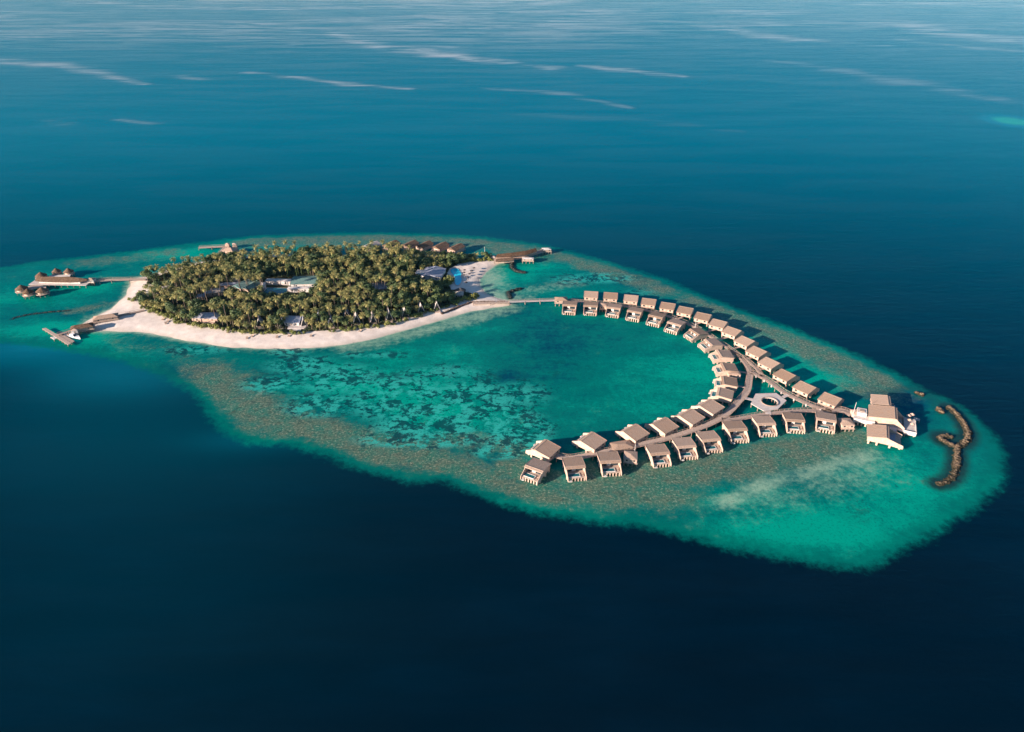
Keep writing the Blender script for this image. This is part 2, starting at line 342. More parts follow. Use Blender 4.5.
def water_mat():
    m, nt, p = newmat('sea_water')
    s = attr(nt, 'shallow'); big = noise(nt, .012, 4, .6); mid = noise(nt, .06, 4, .6); sml = noise(nt, .28, 5, .7); fin = noise(nt, .8, 3, .7)
    huge = noise(nt, .0022, 4, .6, .4)
    sN = mth(nt, 'ADD', s, mth(nt, 'MULTIPLY', mth(nt, 'SUBTRACT', mid, .5), .30))
    sN = mth(nt, 'ADD', sN, mth(nt, 'MULTIPLY', mth(nt, 'SUBTRACT', sml, .5), .45))
    gq = nt.nodes.get('GEO').outputs['Position']; mq = nt.nodes.new('ShaderNodeMapping'); nt.links.new(gq, mq.inputs[0]); mq.inputs['Scale'].default_value = (.012, .05, .1); mq.inputs['Rotation'].default_value = (0, 0, .15)
    rip0 = noise(nt, 1.0, 7, .7, .4, mq.outputs[0])
    deep = mix(nt, rng(nt, mth(nt, 'ADD', huge, mth(nt, 'MULTIPLY', mth(nt, 'SUBTRACT', rip0, .5), .5)), .35, .7), (.000,.0055,.013), (.000,.0105,.024))
    deep = mix(nt, mth(nt, 'MULTIPLY', attr(nt, 'shelf_skyshine'), 1.0, clamp=True), deep, (.000,.165,.240))
    lumn = mth(nt, 'ADD', attr(nt, 'lum'), mth(nt, 'MULTIPLY', mth(nt, 'SUBTRACT', mid, .5), 1.1))
    lumn = mth(nt, 'ADD', lumn, mth(nt, 'MULTIPLY', mth(nt, 'SUBTRACT', big, .5), 1.5))
    lumn = mth(nt, 'ADD', lumn, mth(nt, 'MULTIPLY', mth(nt, 'SUBTRACT', rip0, .5), 1.5))
    lumn = mth(nt, 'ADD', lumn, mth(nt, 'MULTIPLY', mth(nt, 'SUBTRACT', sml, .5), 1.5))
    lag = mix(nt, rng(nt, lumn, -.9, .1), (.000,.045,.085), (.000,.150,.130))
    lag = mix(nt, rng(nt, lumn, .0, 1.1), lag, (.000,.32,.225))
    edge = mix(nt, .6, lag, (.0,.125,.095))
    col = mix(nt, rng(nt, sN, -.16, .16), deep, edge)
    col = mix(nt, rng(nt, sN, .1, .6), col, lag)
    # brown coral flat, speckled
    spk = noise(nt, .75, 4, .8); blot = noise(nt, .09, 4, .65)
    rf = mix(nt, rng(nt, blot, .36, .62), (.045,.170,.115), (.12,.160,.105))
    rf = mix(nt, rng(nt, sml, .50, .68, 0, .75), rf, (.17,.165,.11))
    rf = mix(nt, rng(nt, spk, .51, .60, 0, .7), rf, (.015,.080,.065))
    rf = mix(nt, rng(nt, spk, .46, .37, 0, .85), rf, (.32,.37,.26))
    hd = noise(nt, .2, 5, .7, .3); rf = mix(nt, rng(nt, hd, .57, .64, 0, .65), rf, (.05,.075,.05))
    rmask = rng(nt, mth(nt, 'ADD', attr(nt, 'reef'), mth(nt, 'ADD', mth(nt, 'MULTIPLY', mth(nt, 'SUBTRACT', mid, .5), 1.3), mth(nt, 'MULTIPLY', mth(nt, 'SUBTRACT', sml, .5), .7))), .14, .80, 0, .9)
    rmask = mth(nt, 'MULTIPLY', rmask, rng(nt, sN, .14, .42))
    col = mix(nt, rmask, col, rf)
    # sand under shallow water
    sm = rng(nt, mth(nt, 'ADD', mth(nt, 'ADD', attr(nt, 'sandf'), mth(nt, 'MULTIPLY', mth(nt, 'SUBTRACT', mid, .5), .9)), mth(nt, 'ADD', mth(nt, 'MULTIPLY', mth(nt, 'SUBTRACT', sml, .5), 1.0), mth(nt, 'MULTIPLY', mth(nt, 'SUBTRACT', fin, .5), .5))), .15, .95)
    sm = mth(nt, 'MULTIPLY', sm, rng(nt, attr(nt, 'sandf'), .08, .30))
    col = mix(nt, sm, col, (.27,.44,.32))
    sm2 = rng(nt, attr(nt, 'sandf'), .72, .95); col = mix(nt, sm2, col, (.52,.50,.42))
    # coral heads
    gg = nt.nodes.get('GEO').outputs['Position']
    mp = nt.nodes.new('ShaderNodeMapping'); nt.links.new(gg, mp.inputs[0]); mp.inputs['Scale'].default_value = (.22, .27, .2); mp.inputs['Rotation'].default_value = (0, 0, .25)
    cn = noise(nt, 1.0, 6, .72, .25, mp.outputs[0])
    ca = attr(nt, 'coral')
    cv = mth(nt, 'ADD', cn, mth(nt, 'MULTIPLY', ca, .15)); cv = mth(nt, 'ADD', cv, mth(nt, 'MULTIPLY', mth(nt, 'SUBTRACT', sml, .5), .14))
    col = mix(nt, mth(nt, 'MULTIPLY', rng(nt, mth(nt, 'ADD', cv, mth(nt, 'MULTIPLY', mth(nt, 'SUBTRACT', mid, .5), 1.0)), .585, .65), rng(nt, ca, .1, .35, 0, .85)), col, (.003,.045,.055))
    cb = noise(nt, .045, 5, .65)
    col = mix(nt, mth(nt, 'MULTIPLY', rng(nt, mth(nt, 'ADD', cb, mth(nt, 'MULTIPLY', mth(nt, 'SUBTRACT', spk, .5), .35)), .50, .60), mth(nt, 'MULTIPLY', ca, .6)), col, (.004,.065,.062))
    pale = mth(nt, 'MULTIPLY', rng(nt, mth(nt, 'SUBTRACT', cv, mth(nt, 'MULTIPLY', mth(nt, 'SUBTRACT', blot, .5), .9)), .62, .50), mth(nt, 'MULTIPLY', rng(nt, ca, .2, .55), .8)); col = mix(nt, pale, col, (.03,.43,.36))
    # mottled sea floor everywhere shallow
    col = mix(nt, mth(nt, 'MULTIPLY', rng(nt, fin, .50, .68, 0, .5), rng(nt, sN, .1, .4)), col, (.005,.07,.07))
    dk = rng(nt, mth(nt, 'ADD', attr(nt, 'dark'), mth(nt, 'MULTIPLY', mth(nt, 'SUBTRACT', sml, .5), .8)), .2, 1.1)
    col = mix(nt, dk, col, (.010,.035,.032))
    # far off shoals
    gr = rng(nt, attr(nt, 'shelf_skyshine'), 1.1, 2.3); col = mix(nt, gr, col, (.02,.33,.26))
    # wind slicks and far glare: pale sky reflection mixed into the base colour
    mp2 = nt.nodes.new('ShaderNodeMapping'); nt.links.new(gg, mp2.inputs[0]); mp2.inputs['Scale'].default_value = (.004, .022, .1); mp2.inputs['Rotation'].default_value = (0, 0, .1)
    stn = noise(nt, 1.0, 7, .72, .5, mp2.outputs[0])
    sk = mth(nt, 'MULTIPLY', attr(nt, 'slick_glare'), rng(nt, stn, .40, .62, .08, 1.15))
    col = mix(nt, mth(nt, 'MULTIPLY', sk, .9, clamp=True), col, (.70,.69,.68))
    nt.links.new(col, p.inputs['Base Color'])
    # surface: ripples over a Fresnel coat whose reflection is slightly coloured by the water body
    mp3 = nt.nodes.new('ShaderNodeMapping'); nt.links.new(gg, mp3.inputs[0]); mp3.inputs['Scale'].default_value = (.10, .32, .3); mp3.inputs['Rotation'].default_value = (0, 0, .12)
    rip = noise(nt, .6, 7, .68, .3, mp3.outputs[0]); rip2 = noise(nt, .55, 4, .7)
    h = mth(nt, 'ADD', rip, mth(nt, 'MULTIPLY', rip2, .45))
    nb = bump(nt, h, .45, 1.0)
    p.inputs['Specular IOR Level'].default_value = 0; p.inputs['Roughness'].default_value = 1
    gl = nt.nodes.new('ShaderNodeBsdfGlossy'); gl.inputs['Roughness'].default_value = .16
    nt.links.new(nb, gl.inputs['Normal'])
    fr = nt.nodes.new('ShaderNodeFresnel'); fr.inputs['IOR'].default_value = 1.33; nt.links.new(nb, fr.inputs['Normal'])
    nt.links.new(mix(nt, rng(nt, fr.outputs[0], .50, 1.0), (.0,.50,.70), (.86,.97,1.0)), gl.inputs['Color'])
    mx = nt.nodes.new('ShaderNodeMixShader'); nt.links.new(mth(nt, 'MULTIPLY', fr.outputs[0], .97), mx.inputs[0])
    nt.links.new(p.outputs[0], mx.inputs[1]); nt.links.new(gl.outputs[0], mx.inputs[2])
    nt.links.new(mx.outputs[0], nt.nodes['Material Output'].inputs[0])
    return m
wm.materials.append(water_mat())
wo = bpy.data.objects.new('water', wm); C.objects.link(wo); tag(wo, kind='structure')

# ------------------------------------------------------------------ island ground
def vnoise(X, Y, s, seed=0):
    rs = np.random.RandomState(seed); g = rs.rand(64, 64); x = X/s; y = Y/s
    i = np.floor(x).astype(int); j = np.floor(y).astype(int); fx = x-i; fy = y-j; fx = fx*fx*(3-2*fx); fy = fy*fy*(3-2*fy)
    a = g[j%64, i%64]; b = g[j%64, (i+1)%64]; c = g[(j+1)%64, i%64]; d = g[(j+1)%64, (i+1)%64]
    return (a*(1-fx)+b*fx)*(1-fy)+(c*(1-fx)+d*fx)*fy
x0, x1 = SHORE_W[:,0].min()-8, SHORE_W[:,0].max()+8; y0, y1 = SHORE_W[:,1].min()-8, SHORE_W[:,1].max()+8
gx, gy = np.arange(x0, x1, 1.2), np.arange(y0, y1, 1.2); IX, IY = np.meshgrid(gx, gy)
isd = sdf(SHORE_W, IX, IY) + (vnoise(IX, IY, 7, 1)-.5)*2.0
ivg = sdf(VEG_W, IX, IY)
def ground_z(sd, X, Y): return np.where(sd > 0, 1.7*(1-np.exp(-np.maximum(sd,0)/9)), sd*.22) + (vnoise(X, Y, 5, 2)-.5)*.25*np.clip(sd/5, 0, 1)
IZ = ground_z(isd, IX, IY)
keep = (isd > -6)
ii = np.arange(IX.size).reshape(IX.shape)
Q = np.stack([ii[:-1,:-1], ii[:-1,1:], ii[1:,1:], ii[1:,:-1]], -1).reshape(-1, 4)
k4 = keep[:-1,:-1] & keep[:-1,1:] & keep[1:,1:] & keep[1:,:-1]; Q = Q[k4.ravel()]
used = np.unique(Q); remap = -np.ones(IX.size, int); remap[used] = np.arange(len(used))
im = gridmesh('sand_island', np.stack([IX.ravel(), IY.ravel(), IZ.ravel()], -1)[used], remap[Q],
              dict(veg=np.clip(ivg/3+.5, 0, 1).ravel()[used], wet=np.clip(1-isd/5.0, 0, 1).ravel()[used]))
m, nt, p = newmat('coral_sand')
a = noise(nt, .25, 5, .65); b = noise(nt, 1.5, 3, .6)
c = mix(nt, rng(nt, a, .3, .7), (.79,.715,.65), (.68,.60,.535)); c = mix(nt, rng(nt, b, .6, .75, 0, .5), c, (.42,.35,.31))
c = mix(nt, mth(nt, 'MULTIPLY', attr(nt, 'wet'), .6), c, (.42,.37,.30))
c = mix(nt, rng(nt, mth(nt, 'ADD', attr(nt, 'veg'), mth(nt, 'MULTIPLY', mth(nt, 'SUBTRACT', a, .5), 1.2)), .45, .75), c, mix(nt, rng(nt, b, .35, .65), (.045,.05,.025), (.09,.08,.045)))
nt.links.new(c, p.inputs['Base Color']); p.inputs['Roughness'].default_value = .95; p.inputs['Specular IOR Level'].default_value = .1
nt.links.new(bump(nt, mth(nt, 'ADD', a, b), .35, .3), p.inputs['Normal'])
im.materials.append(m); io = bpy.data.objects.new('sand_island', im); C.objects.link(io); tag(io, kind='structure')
def gz(x, y):
    X_ = np.array([[x]]); Y_ = np.array([[y]])
    return float(ground_z(sdf(SHORE_W, X_, Y_), X_, Y_)[0,0])

# ------------------------------------------------------------------ boardwalks
DZ = 2.5
WALKS = {}
def catmull(ps, n=5):
    out = []
    for i in range(len(ps)-1):
        p0, p1, p2, p3 = ps[max(i-1,0)], ps[i], ps[i+1], ps[min(i+2,len(ps)-1)]
        for k in range(n):
            t = k/n; out.append(.5*((2*p1)+(p2-p0)*t+(2*p0-5*p1+4*p2-p3)*t*t+(3*p1-p0-3*p2+p3)*t**3))
    out.append(ps[-1]); return out
def boardwalk(key, pts, width, label, mat='boards', z=DZ, pile_step=5.0, rail=True, smooth=True, posts=0, group='timber boardwalks over the water', zs=None):
    ps = Gs(pts, z)
    if smooth: ps = catmull(ps)
    WALKS[key] = ps
    root = empty('boardwalk', ps[0]*1, 0, label, 'boardwalk', group); inv = -Vector(ps[0])
    L, Rr = [], []
    for i, p in enumerate(ps):
        d = (ps[min(i+1,len(ps)-1)]-ps[max(i-1,0)]); d.z = 0; d.normalize(); n = Vector((-d.y, d.x, 0))*width/2
        L.append(p+n+inv); Rr.append(p-n+inv)
    MB().sheet(L, Rr, .22).build('deck', M[mat], root)
    if rail:
        for side in (L, Rr):
            b = MB(); dist = 0
            for i in range(len(side)-1):
                b.beam(side[i]+Vector((0,0,.98)), side[i+1]+Vector((0,0,.98)), .1, .1)
                b.beam(side[i]+Vector((0,0,.5)), side[i+1]+Vector((0,0,.5)), .05, .05)
                dist += (side[i+1]-side[i]).length
                if dist > 2: b.beam(side[i]+Vector((0,0,0)), side[i]+Vector((0,0,1.0)), .1, .1); dist = 0
            b.build('railing', M['timber'], root)
    # piles
    acc = pile_step; pm = None; cnt = 0
    for i in range(len(ps)-1):
        acc += (ps[i+1]-ps[i]).length
        if acc >= pile_step:
            acc = 0
            for q in (L[i], Rr[i]):
                if pm is None: pm = MB().cyl((0,0), .22, .2, -z-1.2, .25, 7).mesh('pile'); pm.materials.append(M['pile'])
                if cnt < 98:
                    o = bpy.data.objects.new('pile', pm); C.objects.link(o); o.parent = root; o.location = q; cnt += 1
    if posts:
        acc = 0; lm = MB().box(-.3,.3,-.3,.3,-.9,.5).mesh('post'); lm.materials.append(M['white'])
        for i in range(len(ps)-1):
            acc += (ps[i+1]-ps[i]).length
            if acc >= posts:
                acc = 0; o = bpy.data.objects.new('post', lm); C.objects.link(o); o.parent = root; o.location = Rr[i]*1.0 + (Rr[i]-L[i]).normalized()*.35
    return root
boardwalk('link', [(509,301.5),(525,301),(540,300.5),(558,300)], 2.6, 'straight pale footway joining the sand spit to the first overwater villas', 'pale_deck', smooth=False, posts=0)
boardwalk('arc', [(558,300),(575,301.3),(590,302.2),(612,304),(632,307.3),(655,312.3),(678,319.5),(700,329.5),(714,338.5),(727,347),(738.5,355.5),(746,364),(751,372)], 3.0,
          'shaded boardwalk curving between the two rows of far villas', 'boards')
boardwalk('outer', [(751,372),(760,376),(769,381),(784,392),(799,399.5),(814,406),(830,410.5)], 3.6, 'boardwalk edged with white posts running down the outer side of the hexagonal deck', 'boards', posts=6)
boardwalk('inner', [(750.5,373),(749,380),(747,391),(738.6,401.5),(729,411.8),(719,419),(704.4,426),(689.5,431.3),(663,439.3),(643.7,443.5),(619.3,448.8),(598,453),(583,456),(568.6,458),(556,455.5)], 3.8,
          'long boardwalk sweeping from the junction along the nearest villas to their end', 'deck')
boardwalk('south', [(722,419.5),(733.5,419.4),(753,416),(767.7,413.9),(790,411.5),(808.4,410.7),(823,411),(832,411.8)], 3.2, 'boardwalk passing under the hexagonal deck towards the white restaurant', 'boards')
boardwalk('entry', [(828,411),(836,409.6),(844,411),(852,414.5)], 5.0, 'wide curved approach deck between the last villas and the restaurant', 'boards')
boardwalk('crosslink', [(727,347.5),(732,352),(741,356.5),(748,361),(757,369),(762,376.5)], 2.2, 'narrow second boardwalk branching off beside the curve above the junction', 'deck')
boardwalk('spa', [(88,281.3),(100,280.3),(112,279.6),(130,279.2),(146,279.2)], 3.4, 'pinkish bridge from the round spa huts to the white beach', 'deck', smooth=False, posts=0)

def flat_deck(name, label, cat, pts, z, mat='deck', th=.3, pstep=5, group=None, rail=False):
    ps = Gs(pts, z); c = sum(ps, Vector())/len(ps); root = empty(name, (c.x, c.y, 0), 0, label, cat, group)
    off = Vector((c.x, c.y, 0)); q = [p-off for p in ps]
    MB().slab(q, th).build('deck', M[mat], root)
    pm = MB().cyl((0,0), .22, .22, -1.2, z-th-.01, 7).mesh('pile'); pm.materials.append(M['pile'])
    n = len(q)
    for i in range(n):
        a, b = q[i], q[(i+1)%n]; k = max(1, int((b-a).length/pstep))
        for t in range(k):
            w_ = a.lerp(b, t/k)*.96; o = bpy.data.objects.new('pile', pm); C.objects.link(o); o.parent = root; o.location = (w_.x, w_.y, 0)
    return root
flat_deck('deck_platform', 'small triangular deck where the inner and south boardwalks part', 'deck', [(718,417.6),(724,413.5),(731,418),(729,420.3)], DZ-.03, 'deck')
flat_deck('deck_platform', 'grey deck at the junction above the hexagonal ring', 'deck', [(745.5,366),(751,369.5),(755.5,373),(752,376.5),(747,376)], DZ-.03, 'boards')

# hexagonal ring deck
def ring():
    outer = [(755.6,393.6),(776.3,393),(786.6,400.4),(778,408.8),(764.4,411.2),(750.8,403.4)]
    c = G(769.5, 402, 2.8); root = empty('ring_deck', (c.x, c.y, 0), 0, 'pale hexagonal ring deck with an open pool of sea at its middle', 'deck')
    O = [p-Vector((c.x,c.y,0)) for p in Gs(outer, 2.8)]
    N = 24; op = []
    for k in range(6):
        for t in range(4): op.append(O[k].lerp(O[(k+1)%6], t/4))
    ip = [Vector((p.x, p.y, 0)).normalized()*4.4 + Vector((0,0,2.8)) for p in op]
    op.append(op[0]); ip.append(ip[0])
    MB().sheet(op, ip, .35).build('deck', M['pale_deck'], root)
    b = MB(); 
    for k in range(len(ip)-1): b.beam(ip[k]*1.06+Vector((0,0,.35-.168)), ip[k+1]*1.06+Vector((0,0,.35-.168)), .3, .3)
    b.build('bench', M['timber'], root)
    pm = MB().cyl((0,0), .28, .28, -1.2, 2.44, 7).mesh('pile'); pm.materials.append(M['pile'])
    for k in range(0, 24, 2):
        for q in (op[k]*.95, ip[k]*1.12):
            o = bpy.data.objects.new('pile', pm); C.objects.link(o); o.parent = root; o.location = (q.x, q.y, 0)
    for a, b_, w_ in (((745.5,398),(753,399.6),2.2), ((783,397),(788.5,394.5),2.2), ((768,410),(768.5,414),3.2)):
        A = G(*a, 2.65)-Vector((c.x,c.y,0)); B = G(*b_, 2.65)-Vector((c.x,c.y,0)); d = (B-A).normalized(); n = Vector((-d.y,d.x,0))*w_/2
        MB().sheet([A+n,B+n],[A-n,B-n],.2).build('footbridge', M['pale_deck'], root)
ring()

# ------------------------------------------------------------------ overwater villas
def villa_parts(root, W=9.8, L0=-7.0, L1=7.0, zr0=5.0, zr1=6.1, yr=1.9, piles=True, k=1.0):
    h = W/2; dz = 2.4
    b = MB()                                                      # roof: low at the boardwalk, high over the deck, folded edge
    e = h+.45
    prof = [(L0-.5, zr0), (yr-.6, zr1), (yr+.9, zr1-.35)]
    top = [[Vector((x, yy, zz)) for yy, zz in prof] for x in (-e, e)]
    n = 3; vs = top[0]+top[1]+[v-Vector((0,0,.38)) for v in top[0]]+[v-Vector((0,0,.38)) for v in top[1]]
    b.add(vs, [(0,3,4,1),(1,4,5,2),(6,7,10,9),(7,8,11,10),(0,1,7,6),(1,2,8,7),(3,9,10,4),(4,10,11,5),(0,6,9,3),(2,5,11,8)])
    rf = b.build('roof', M['roof'], root)
    c = MB()
    for x in (-e, e): c.beam((x, L0-.5, zr0+.03), (x, yr-.6, zr1+.03), .16, .12)
    c.beam((-e, yr-.58, zr1+.05), (e, yr-.58, zr1+.05), .35, .12)
    c.build('ridge_cap', M['timber'], rf)
    def zt(yy): return zr0 + (zr1-zr0)*(yy-L0)/(yr-.6-L0) - .42
    for s in (-1, 1):                                             # side walls carry on as raking fins past the deck
        pr = [(L0, 1.7), (yr, 1.7), (L1-.2, .9), (L1+.5, .9), (L1+.3, 2.9), (yr+.6, zr1-.8), (yr-.7, zt(yr-.7)), (L0, zt(L0))]
        xa, xb = sorted((s*h, s*(h-.28)))
        A = [Vector((xa, yy, zz)) for yy, zz in pr]; B = [Vector((xb, yy, zz)) for yy, zz in pr]; n = len(pr)
        MB().add(A+B, [tuple(range(n)), tuple(range(n, 2*n))[::-1]]+[(i, n+i, n+(i+1)%n, (i+1)%n) for i in range(n)]).build('side_wall', M['wall'], root)
    bw = MB().box(-h+.29, h-.29, L0+.05, L0+.3, 2.41, zt(L0)).build('back_wall', M['wall'], root)
    MB().box(-.6, .6, L0-.03, L0+.04, 2.45, 4.4).build('door', M['timber'], bw)
    for xx in (-2.8, 2.8): MB().box(xx-.7, xx+.7, L0-.02, L0+.045, 3.2, 4.3).build('window', M['glass'], bw)
    fw = MB().box(-h+.29, h-.29, yr-1.4, yr-1.15, 2.41, zr1-.55).build('front_wall', M['white'], root)
    for x_0, x_1, nm in ((-h+.7, -.4, 'sliding_door'), (1.6, h-.9, 'window')): MB().box(x_0, x_1, yr-1.16, yr-1.08, 2.5, 4.9).build(nm, M['glass'], fw)
    MB().box(-h+.29, h-.29, L0+.3, L1-.6, 2.05, 2.4).build('deck', M['deck'], root)
    pl = MB().box(-1.7, h-.6, yr+1.3, yr+3.6, 2.42, 2.62).build('plunge_pool', M['poolwater'], root)
    q = MB(); q.box(-2.0, h-.32, yr+1.0, yr+1.3, 2.41, 2.72); q.box(-2.0, h-.32, yr+3.6, yr+3.9, 2.41, 2.72); q.box(-2.0, -1.7, yr+1.3, yr+3.6, 2.41, 2.72); q.box(h-.6, h-.32, yr+1.3, yr+3.6, 2.41, 2.72)
    q.build('pool_rim', M['white'], pl)
    for i in range(1):
        xx = -h+1.1; g = MB(); g.box(xx, xx+.75, yr+2.0, yr+3.7, 2.55, 2.8); g.box(xx, xx+.75, yr+1.4, yr+2.0, 2.8, 3.15); g.build('lounger', M['timber'], root)
    MB().box(h-2.1, h-.8, L1-.6, L1+.9, 1.1, 1.35).build('swim_step', M['white'], root)
    if piles:
        pm = MB().box(-.28, .28, -.45, .45, -1.2, 2.04).mesh('pile'); pm.materials.append(M['wall'])
        for xx in [-h+.9 + i*(W-1.8)/5 for i in range(6)]:
            o = bpy.data.objects.new('pile', pm); C.objects.link(o); o.parent = root; o.location = (xx, L1-.95, 0)
        for yy in (L0+1, L0+5, yr+2):
            for xx in (-h+.2, h-.2):
                o = bpy.data.objects.new('pile', pm); C.objects.link(o); o.parent = root; o.location = (xx, yy, -.35)
VG = 'overwater villas along the curved boardwalk'
proto = None; ptree = None; VP = []
def villa(px, py, fx, fy, label, sc=1.0, walk=None):
    sc *= .96
    global proto, ptree
    c = G(px, py, 3.6); d = G(px+fx*.3, py+fy*.3, 3.6)-c; rz = math.atan2(d.y, d.x)-math.pi/2
    loc = Vector((c.x, c.y, 0))
    if proto is None:
        proto = empty('overwater_villa', loc, rz, label, 'villa', VG); villa_parts(proto)
        ptree = [(ch, kids(ch)) for ch in kids(proto)]; o = proto
    else: o = dup(proto, loc, rz, label, ptree)
    if sc != 1: o.scale = (sc,)*3
    VP.append((o, loc, rz))
    # own footbridge to the nearest boardwalk
    f = Vector((-math.sin(rz), math.cos(rz), 0)); r = Vector((math.cos(rz), math.sin(rz), 0)); back = loc - f*6.9*sc
    best = None
    for ws in WALKS.values():
        for a, b in zip(ws[:-1], ws[1:]):
            A = Vector((a.x,a.y,0)); B = Vector((b.x,b.y,0)); t = max(0, min(1, (back-A).dot(B-A)/max(1e-6,(B-A).length_squared))); q = A.lerp(B, t); dd = (q-back).length
            if best is None or dd < best[0]: best = (dd, q)
    if best[0] < 26:
        P0, P1 = back+Vector((0,0,2.38)), best[1]+Vector((0,0,2.42)); d = (P1-P0); d.z = 0
        if d.length > .8:
            dn = d.normalized(); n = Vector((-dn.y, dn.x, 0))*.75
            Mi = (Matrix.Translation(loc)@Matrix.Rotation(rz, 4, 'Z')@Matrix.Scale(sc, 4)).inverted()
            P1 = P1 - dn*1.4 if d.length > 2.5 else P1
            MB().sheet([Mi@(P0+n), Mi@(P1+n)], [Mi@(P0-n), Mi@(P1-n)], .18).build('footbridge', M['deck'], o)
    return o
ORD = ['first','second','third','fourth','fifth','sixth','seventh','eighth','ninth','tenth','eleventh','twelfth','thirteenth','fourteenth','fifteenth']
near = [(535.6,470,-12,14),(574.5,468,5,15),(609.5,462.8,5,16),(658.6,454.5,8,16),(685,447.5,9,16),(709.5,441,10,15),(735.8,431,9,15),(764.6,425,9,15),(793.9,421.7,6,16),(825.5,421.3,1,17)]
for i, v in enumerate(near):
    villa(*v, {0:'end villa at the lower left tip of the boardwalk, turned diagonally with shaded grey roof', 9:'last villa of the near row, square on beside the restaurant approach'}.get(i,
      f'{ORD[i]} villa from the left tip in the near row, pool deck facing the camera'), 1.04 if i in (2,6) else 1.0)
north = [(543,449.5,-14,-6),(589,441.5,-14,-7),(632,433,-13,-8),(661.5,426,-12,-7.5),(687.6,417.3,-13,-7),(707.5,407.3,-12,-6)]
for i, v in enumerate(north):
    villa(*v, f'{ORD[i]} villa from the left on the lagoon side of the lower boardwalk, tan sunlit roof', 1.05)
inner = [(721,394.5,-16,-3),(725.5,382.8,-16,-1.5),(725.5,369,-15,0),(721.5,355.8,-15,0.5),(710.5,344.3,-12,2),(696,333.8,-11,3)]
for i, v in enumerate(inner):
    villa(*v, f'{ORD[i]} villa counting up the tight stack on the inner bend, deck towards lagoon', .94)
farl = [(675,325.5,-9,8),(656,318.3,-8,10),(634.6,313.3,-6,11),(613.5,309.5,-4,11),(590.5,307.5,-1,11),(569.5,306.8,-2,11)]
for i, v in enumerate(farl[::-1]):
    villa(*v, f'{ORD[i]} villa from the island in the far lagoon row, grey roof and open pale front')
outer = [(591,295,1,-11),(610.5,296.2,1,-11),(631,298.7,2,-11),(648.8,302.3,3,-11),(667.9,306.5,4,-10),(685.6,310.8,5,-9),(703.3,317,6,-9),(719,324,7,-8),(733,332,10,-7),(746.5,342,12,-6),(758.5,352.5,12,-6),(771,363.8,12,-6),(786.5,376,12,-6),(806.2,388.2,11,-7),(831.3,399.6,9,-8)]
for i, v in enumerate(outer):
    villa(*v, {14:'last villa of the outer row, standing alone nearest the restaurant'}.get(i, f'{ORD[i]} villa from the island in the outer row, deck facing open sea'))

def cabin(name, label, cat, px, py, z, w_, l_, h_, rz, roofm, wallm, rise=1.2, over=.5, floor=None, group=None, gable=False, windows=True, zbase=None):
    "small building: walls, hipped or gabled roof, door and windows; on piles when floor is given"
    c = G(px, py, z); base = zbase if zbase is not None else 0
    root = empty(name, (c.x, c.y, base), rz, label, cat, group); f = floor if floor is not None else 0
    x, y = w_/2, l_/2
    wl = MB().box(-x, x, -y, y, f, f+h_).build('wall', wallm, root)
    X_, Y_ = x+over, y+over; zt = f+h_+.003; r = MB()
    if w_ >= l_: R0, R1 = Vector((-(X_ if gable else max(0.2, X_-Y_)), 0, zt+rise)), Vector(((X_ if gable else max(0.2, X_-Y_)), 0, zt+rise))
    else: R0, R1 = Vector((0, -(Y_ if gable else max(0.2, Y_-X_)), zt+rise)), Vector((0, (Y_ if gable else max(0.2, Y_-X_)), zt+rise))
    A, B, C_, D = Vector((-X_,-Y_,zt)), Vector((X_,-Y_,zt)), Vector((X_,Y_,zt)), Vector((-X_,Y_,zt))
    if w_ >= l_: fs = [(0,1,5,4),(1,2,5),(2,3,4,5),(3,0,4),(3,2,1,0)]
    else: fs = [(0,1,4),(1,2,5,4),(2,3,5),(3,0,4,5),(3,2,1,0)]
    r.add([A,B,C_,D,R0,R1], fs).build('roof', roofm, root)
    if windows:
        MB().box(-.5, .5, -y-.04, -y+.02, f+.05, f+min(2.1, h_*.8)).build('door', M['timber'], wl)
        for s in (-1, 1):
            if w_ > 4: MB().box(s*x*.6-.5, s*x*.6+.5, -y-.04, -y+.02, f+h_*.35, f+h_*.8).build('window', M['glass'], wl)
    if floor:
        MB().box(-X_-.2, X_+.2, -Y_-.2, Y_+.2, f-.3, f-.003).build('deck', M['deck'], root)
        pm = MB().box(-.22,.22,-.22,.22,-1.2,f-.31).mesh('pile'); pm.materials.append(M['pile'])
        for sx in (-1,-.33,.33,1):
            for sy in (-1,1): o = bpy.data.objects.new('pile', pm); C.objects.link(o); o.parent = root; o.location = (sx*X_*.92, sy*Y_*.92, 0)
    return root
cabin('service_hut', 'small tan hut on piles below the boardwalk in the near row', 'hut', 630.5, 457.5, 3, 6.2, 6.5, 2.2, -.15, M['roof'], M['wall'], .8, .3, 2.2, windows=True)
cabin('service_hut', 'small hut on piles between the last near villa and the restaurant', 'hut', 845.8, 423.5, 3, 6.5, 6.5, 2.2, 0, M['roof'], M['wall'], .8, .3, 2.0)
cabin('service_hut', 'small hut tucked against the left side of the third far lagoon villa', 'hut', 604, 306.5, 3, 6.0, 6, 2.2, -.1, M['roof'], M['wall'], .8, .3, 2.2)
cabin('landing_pavilion', 'pinkish open pavilion where the pale footway meets the villas', 'pavilion', 561, 300, 3.5, 8, 5.5, 1.9, 0, M['roof'], M['timber'], 1.2, .6, 2.5)
cabin('landing_pavilion', 'low tan pavilion astride the lower boardwalk between near villas', 'pavilion', 621.5, 446, 3, 10, 6, 1.4, .25, M['roof'], M['timber'], .8, .6, 2.2)
cabin('garden_store', 'small slatted annex roof beside the third villa of the inner bend', 'hut', 734, 374.8, 3, 7, 3.4, 2, -.1, M['roof'], M['wall'], .5, .2, 2.2)
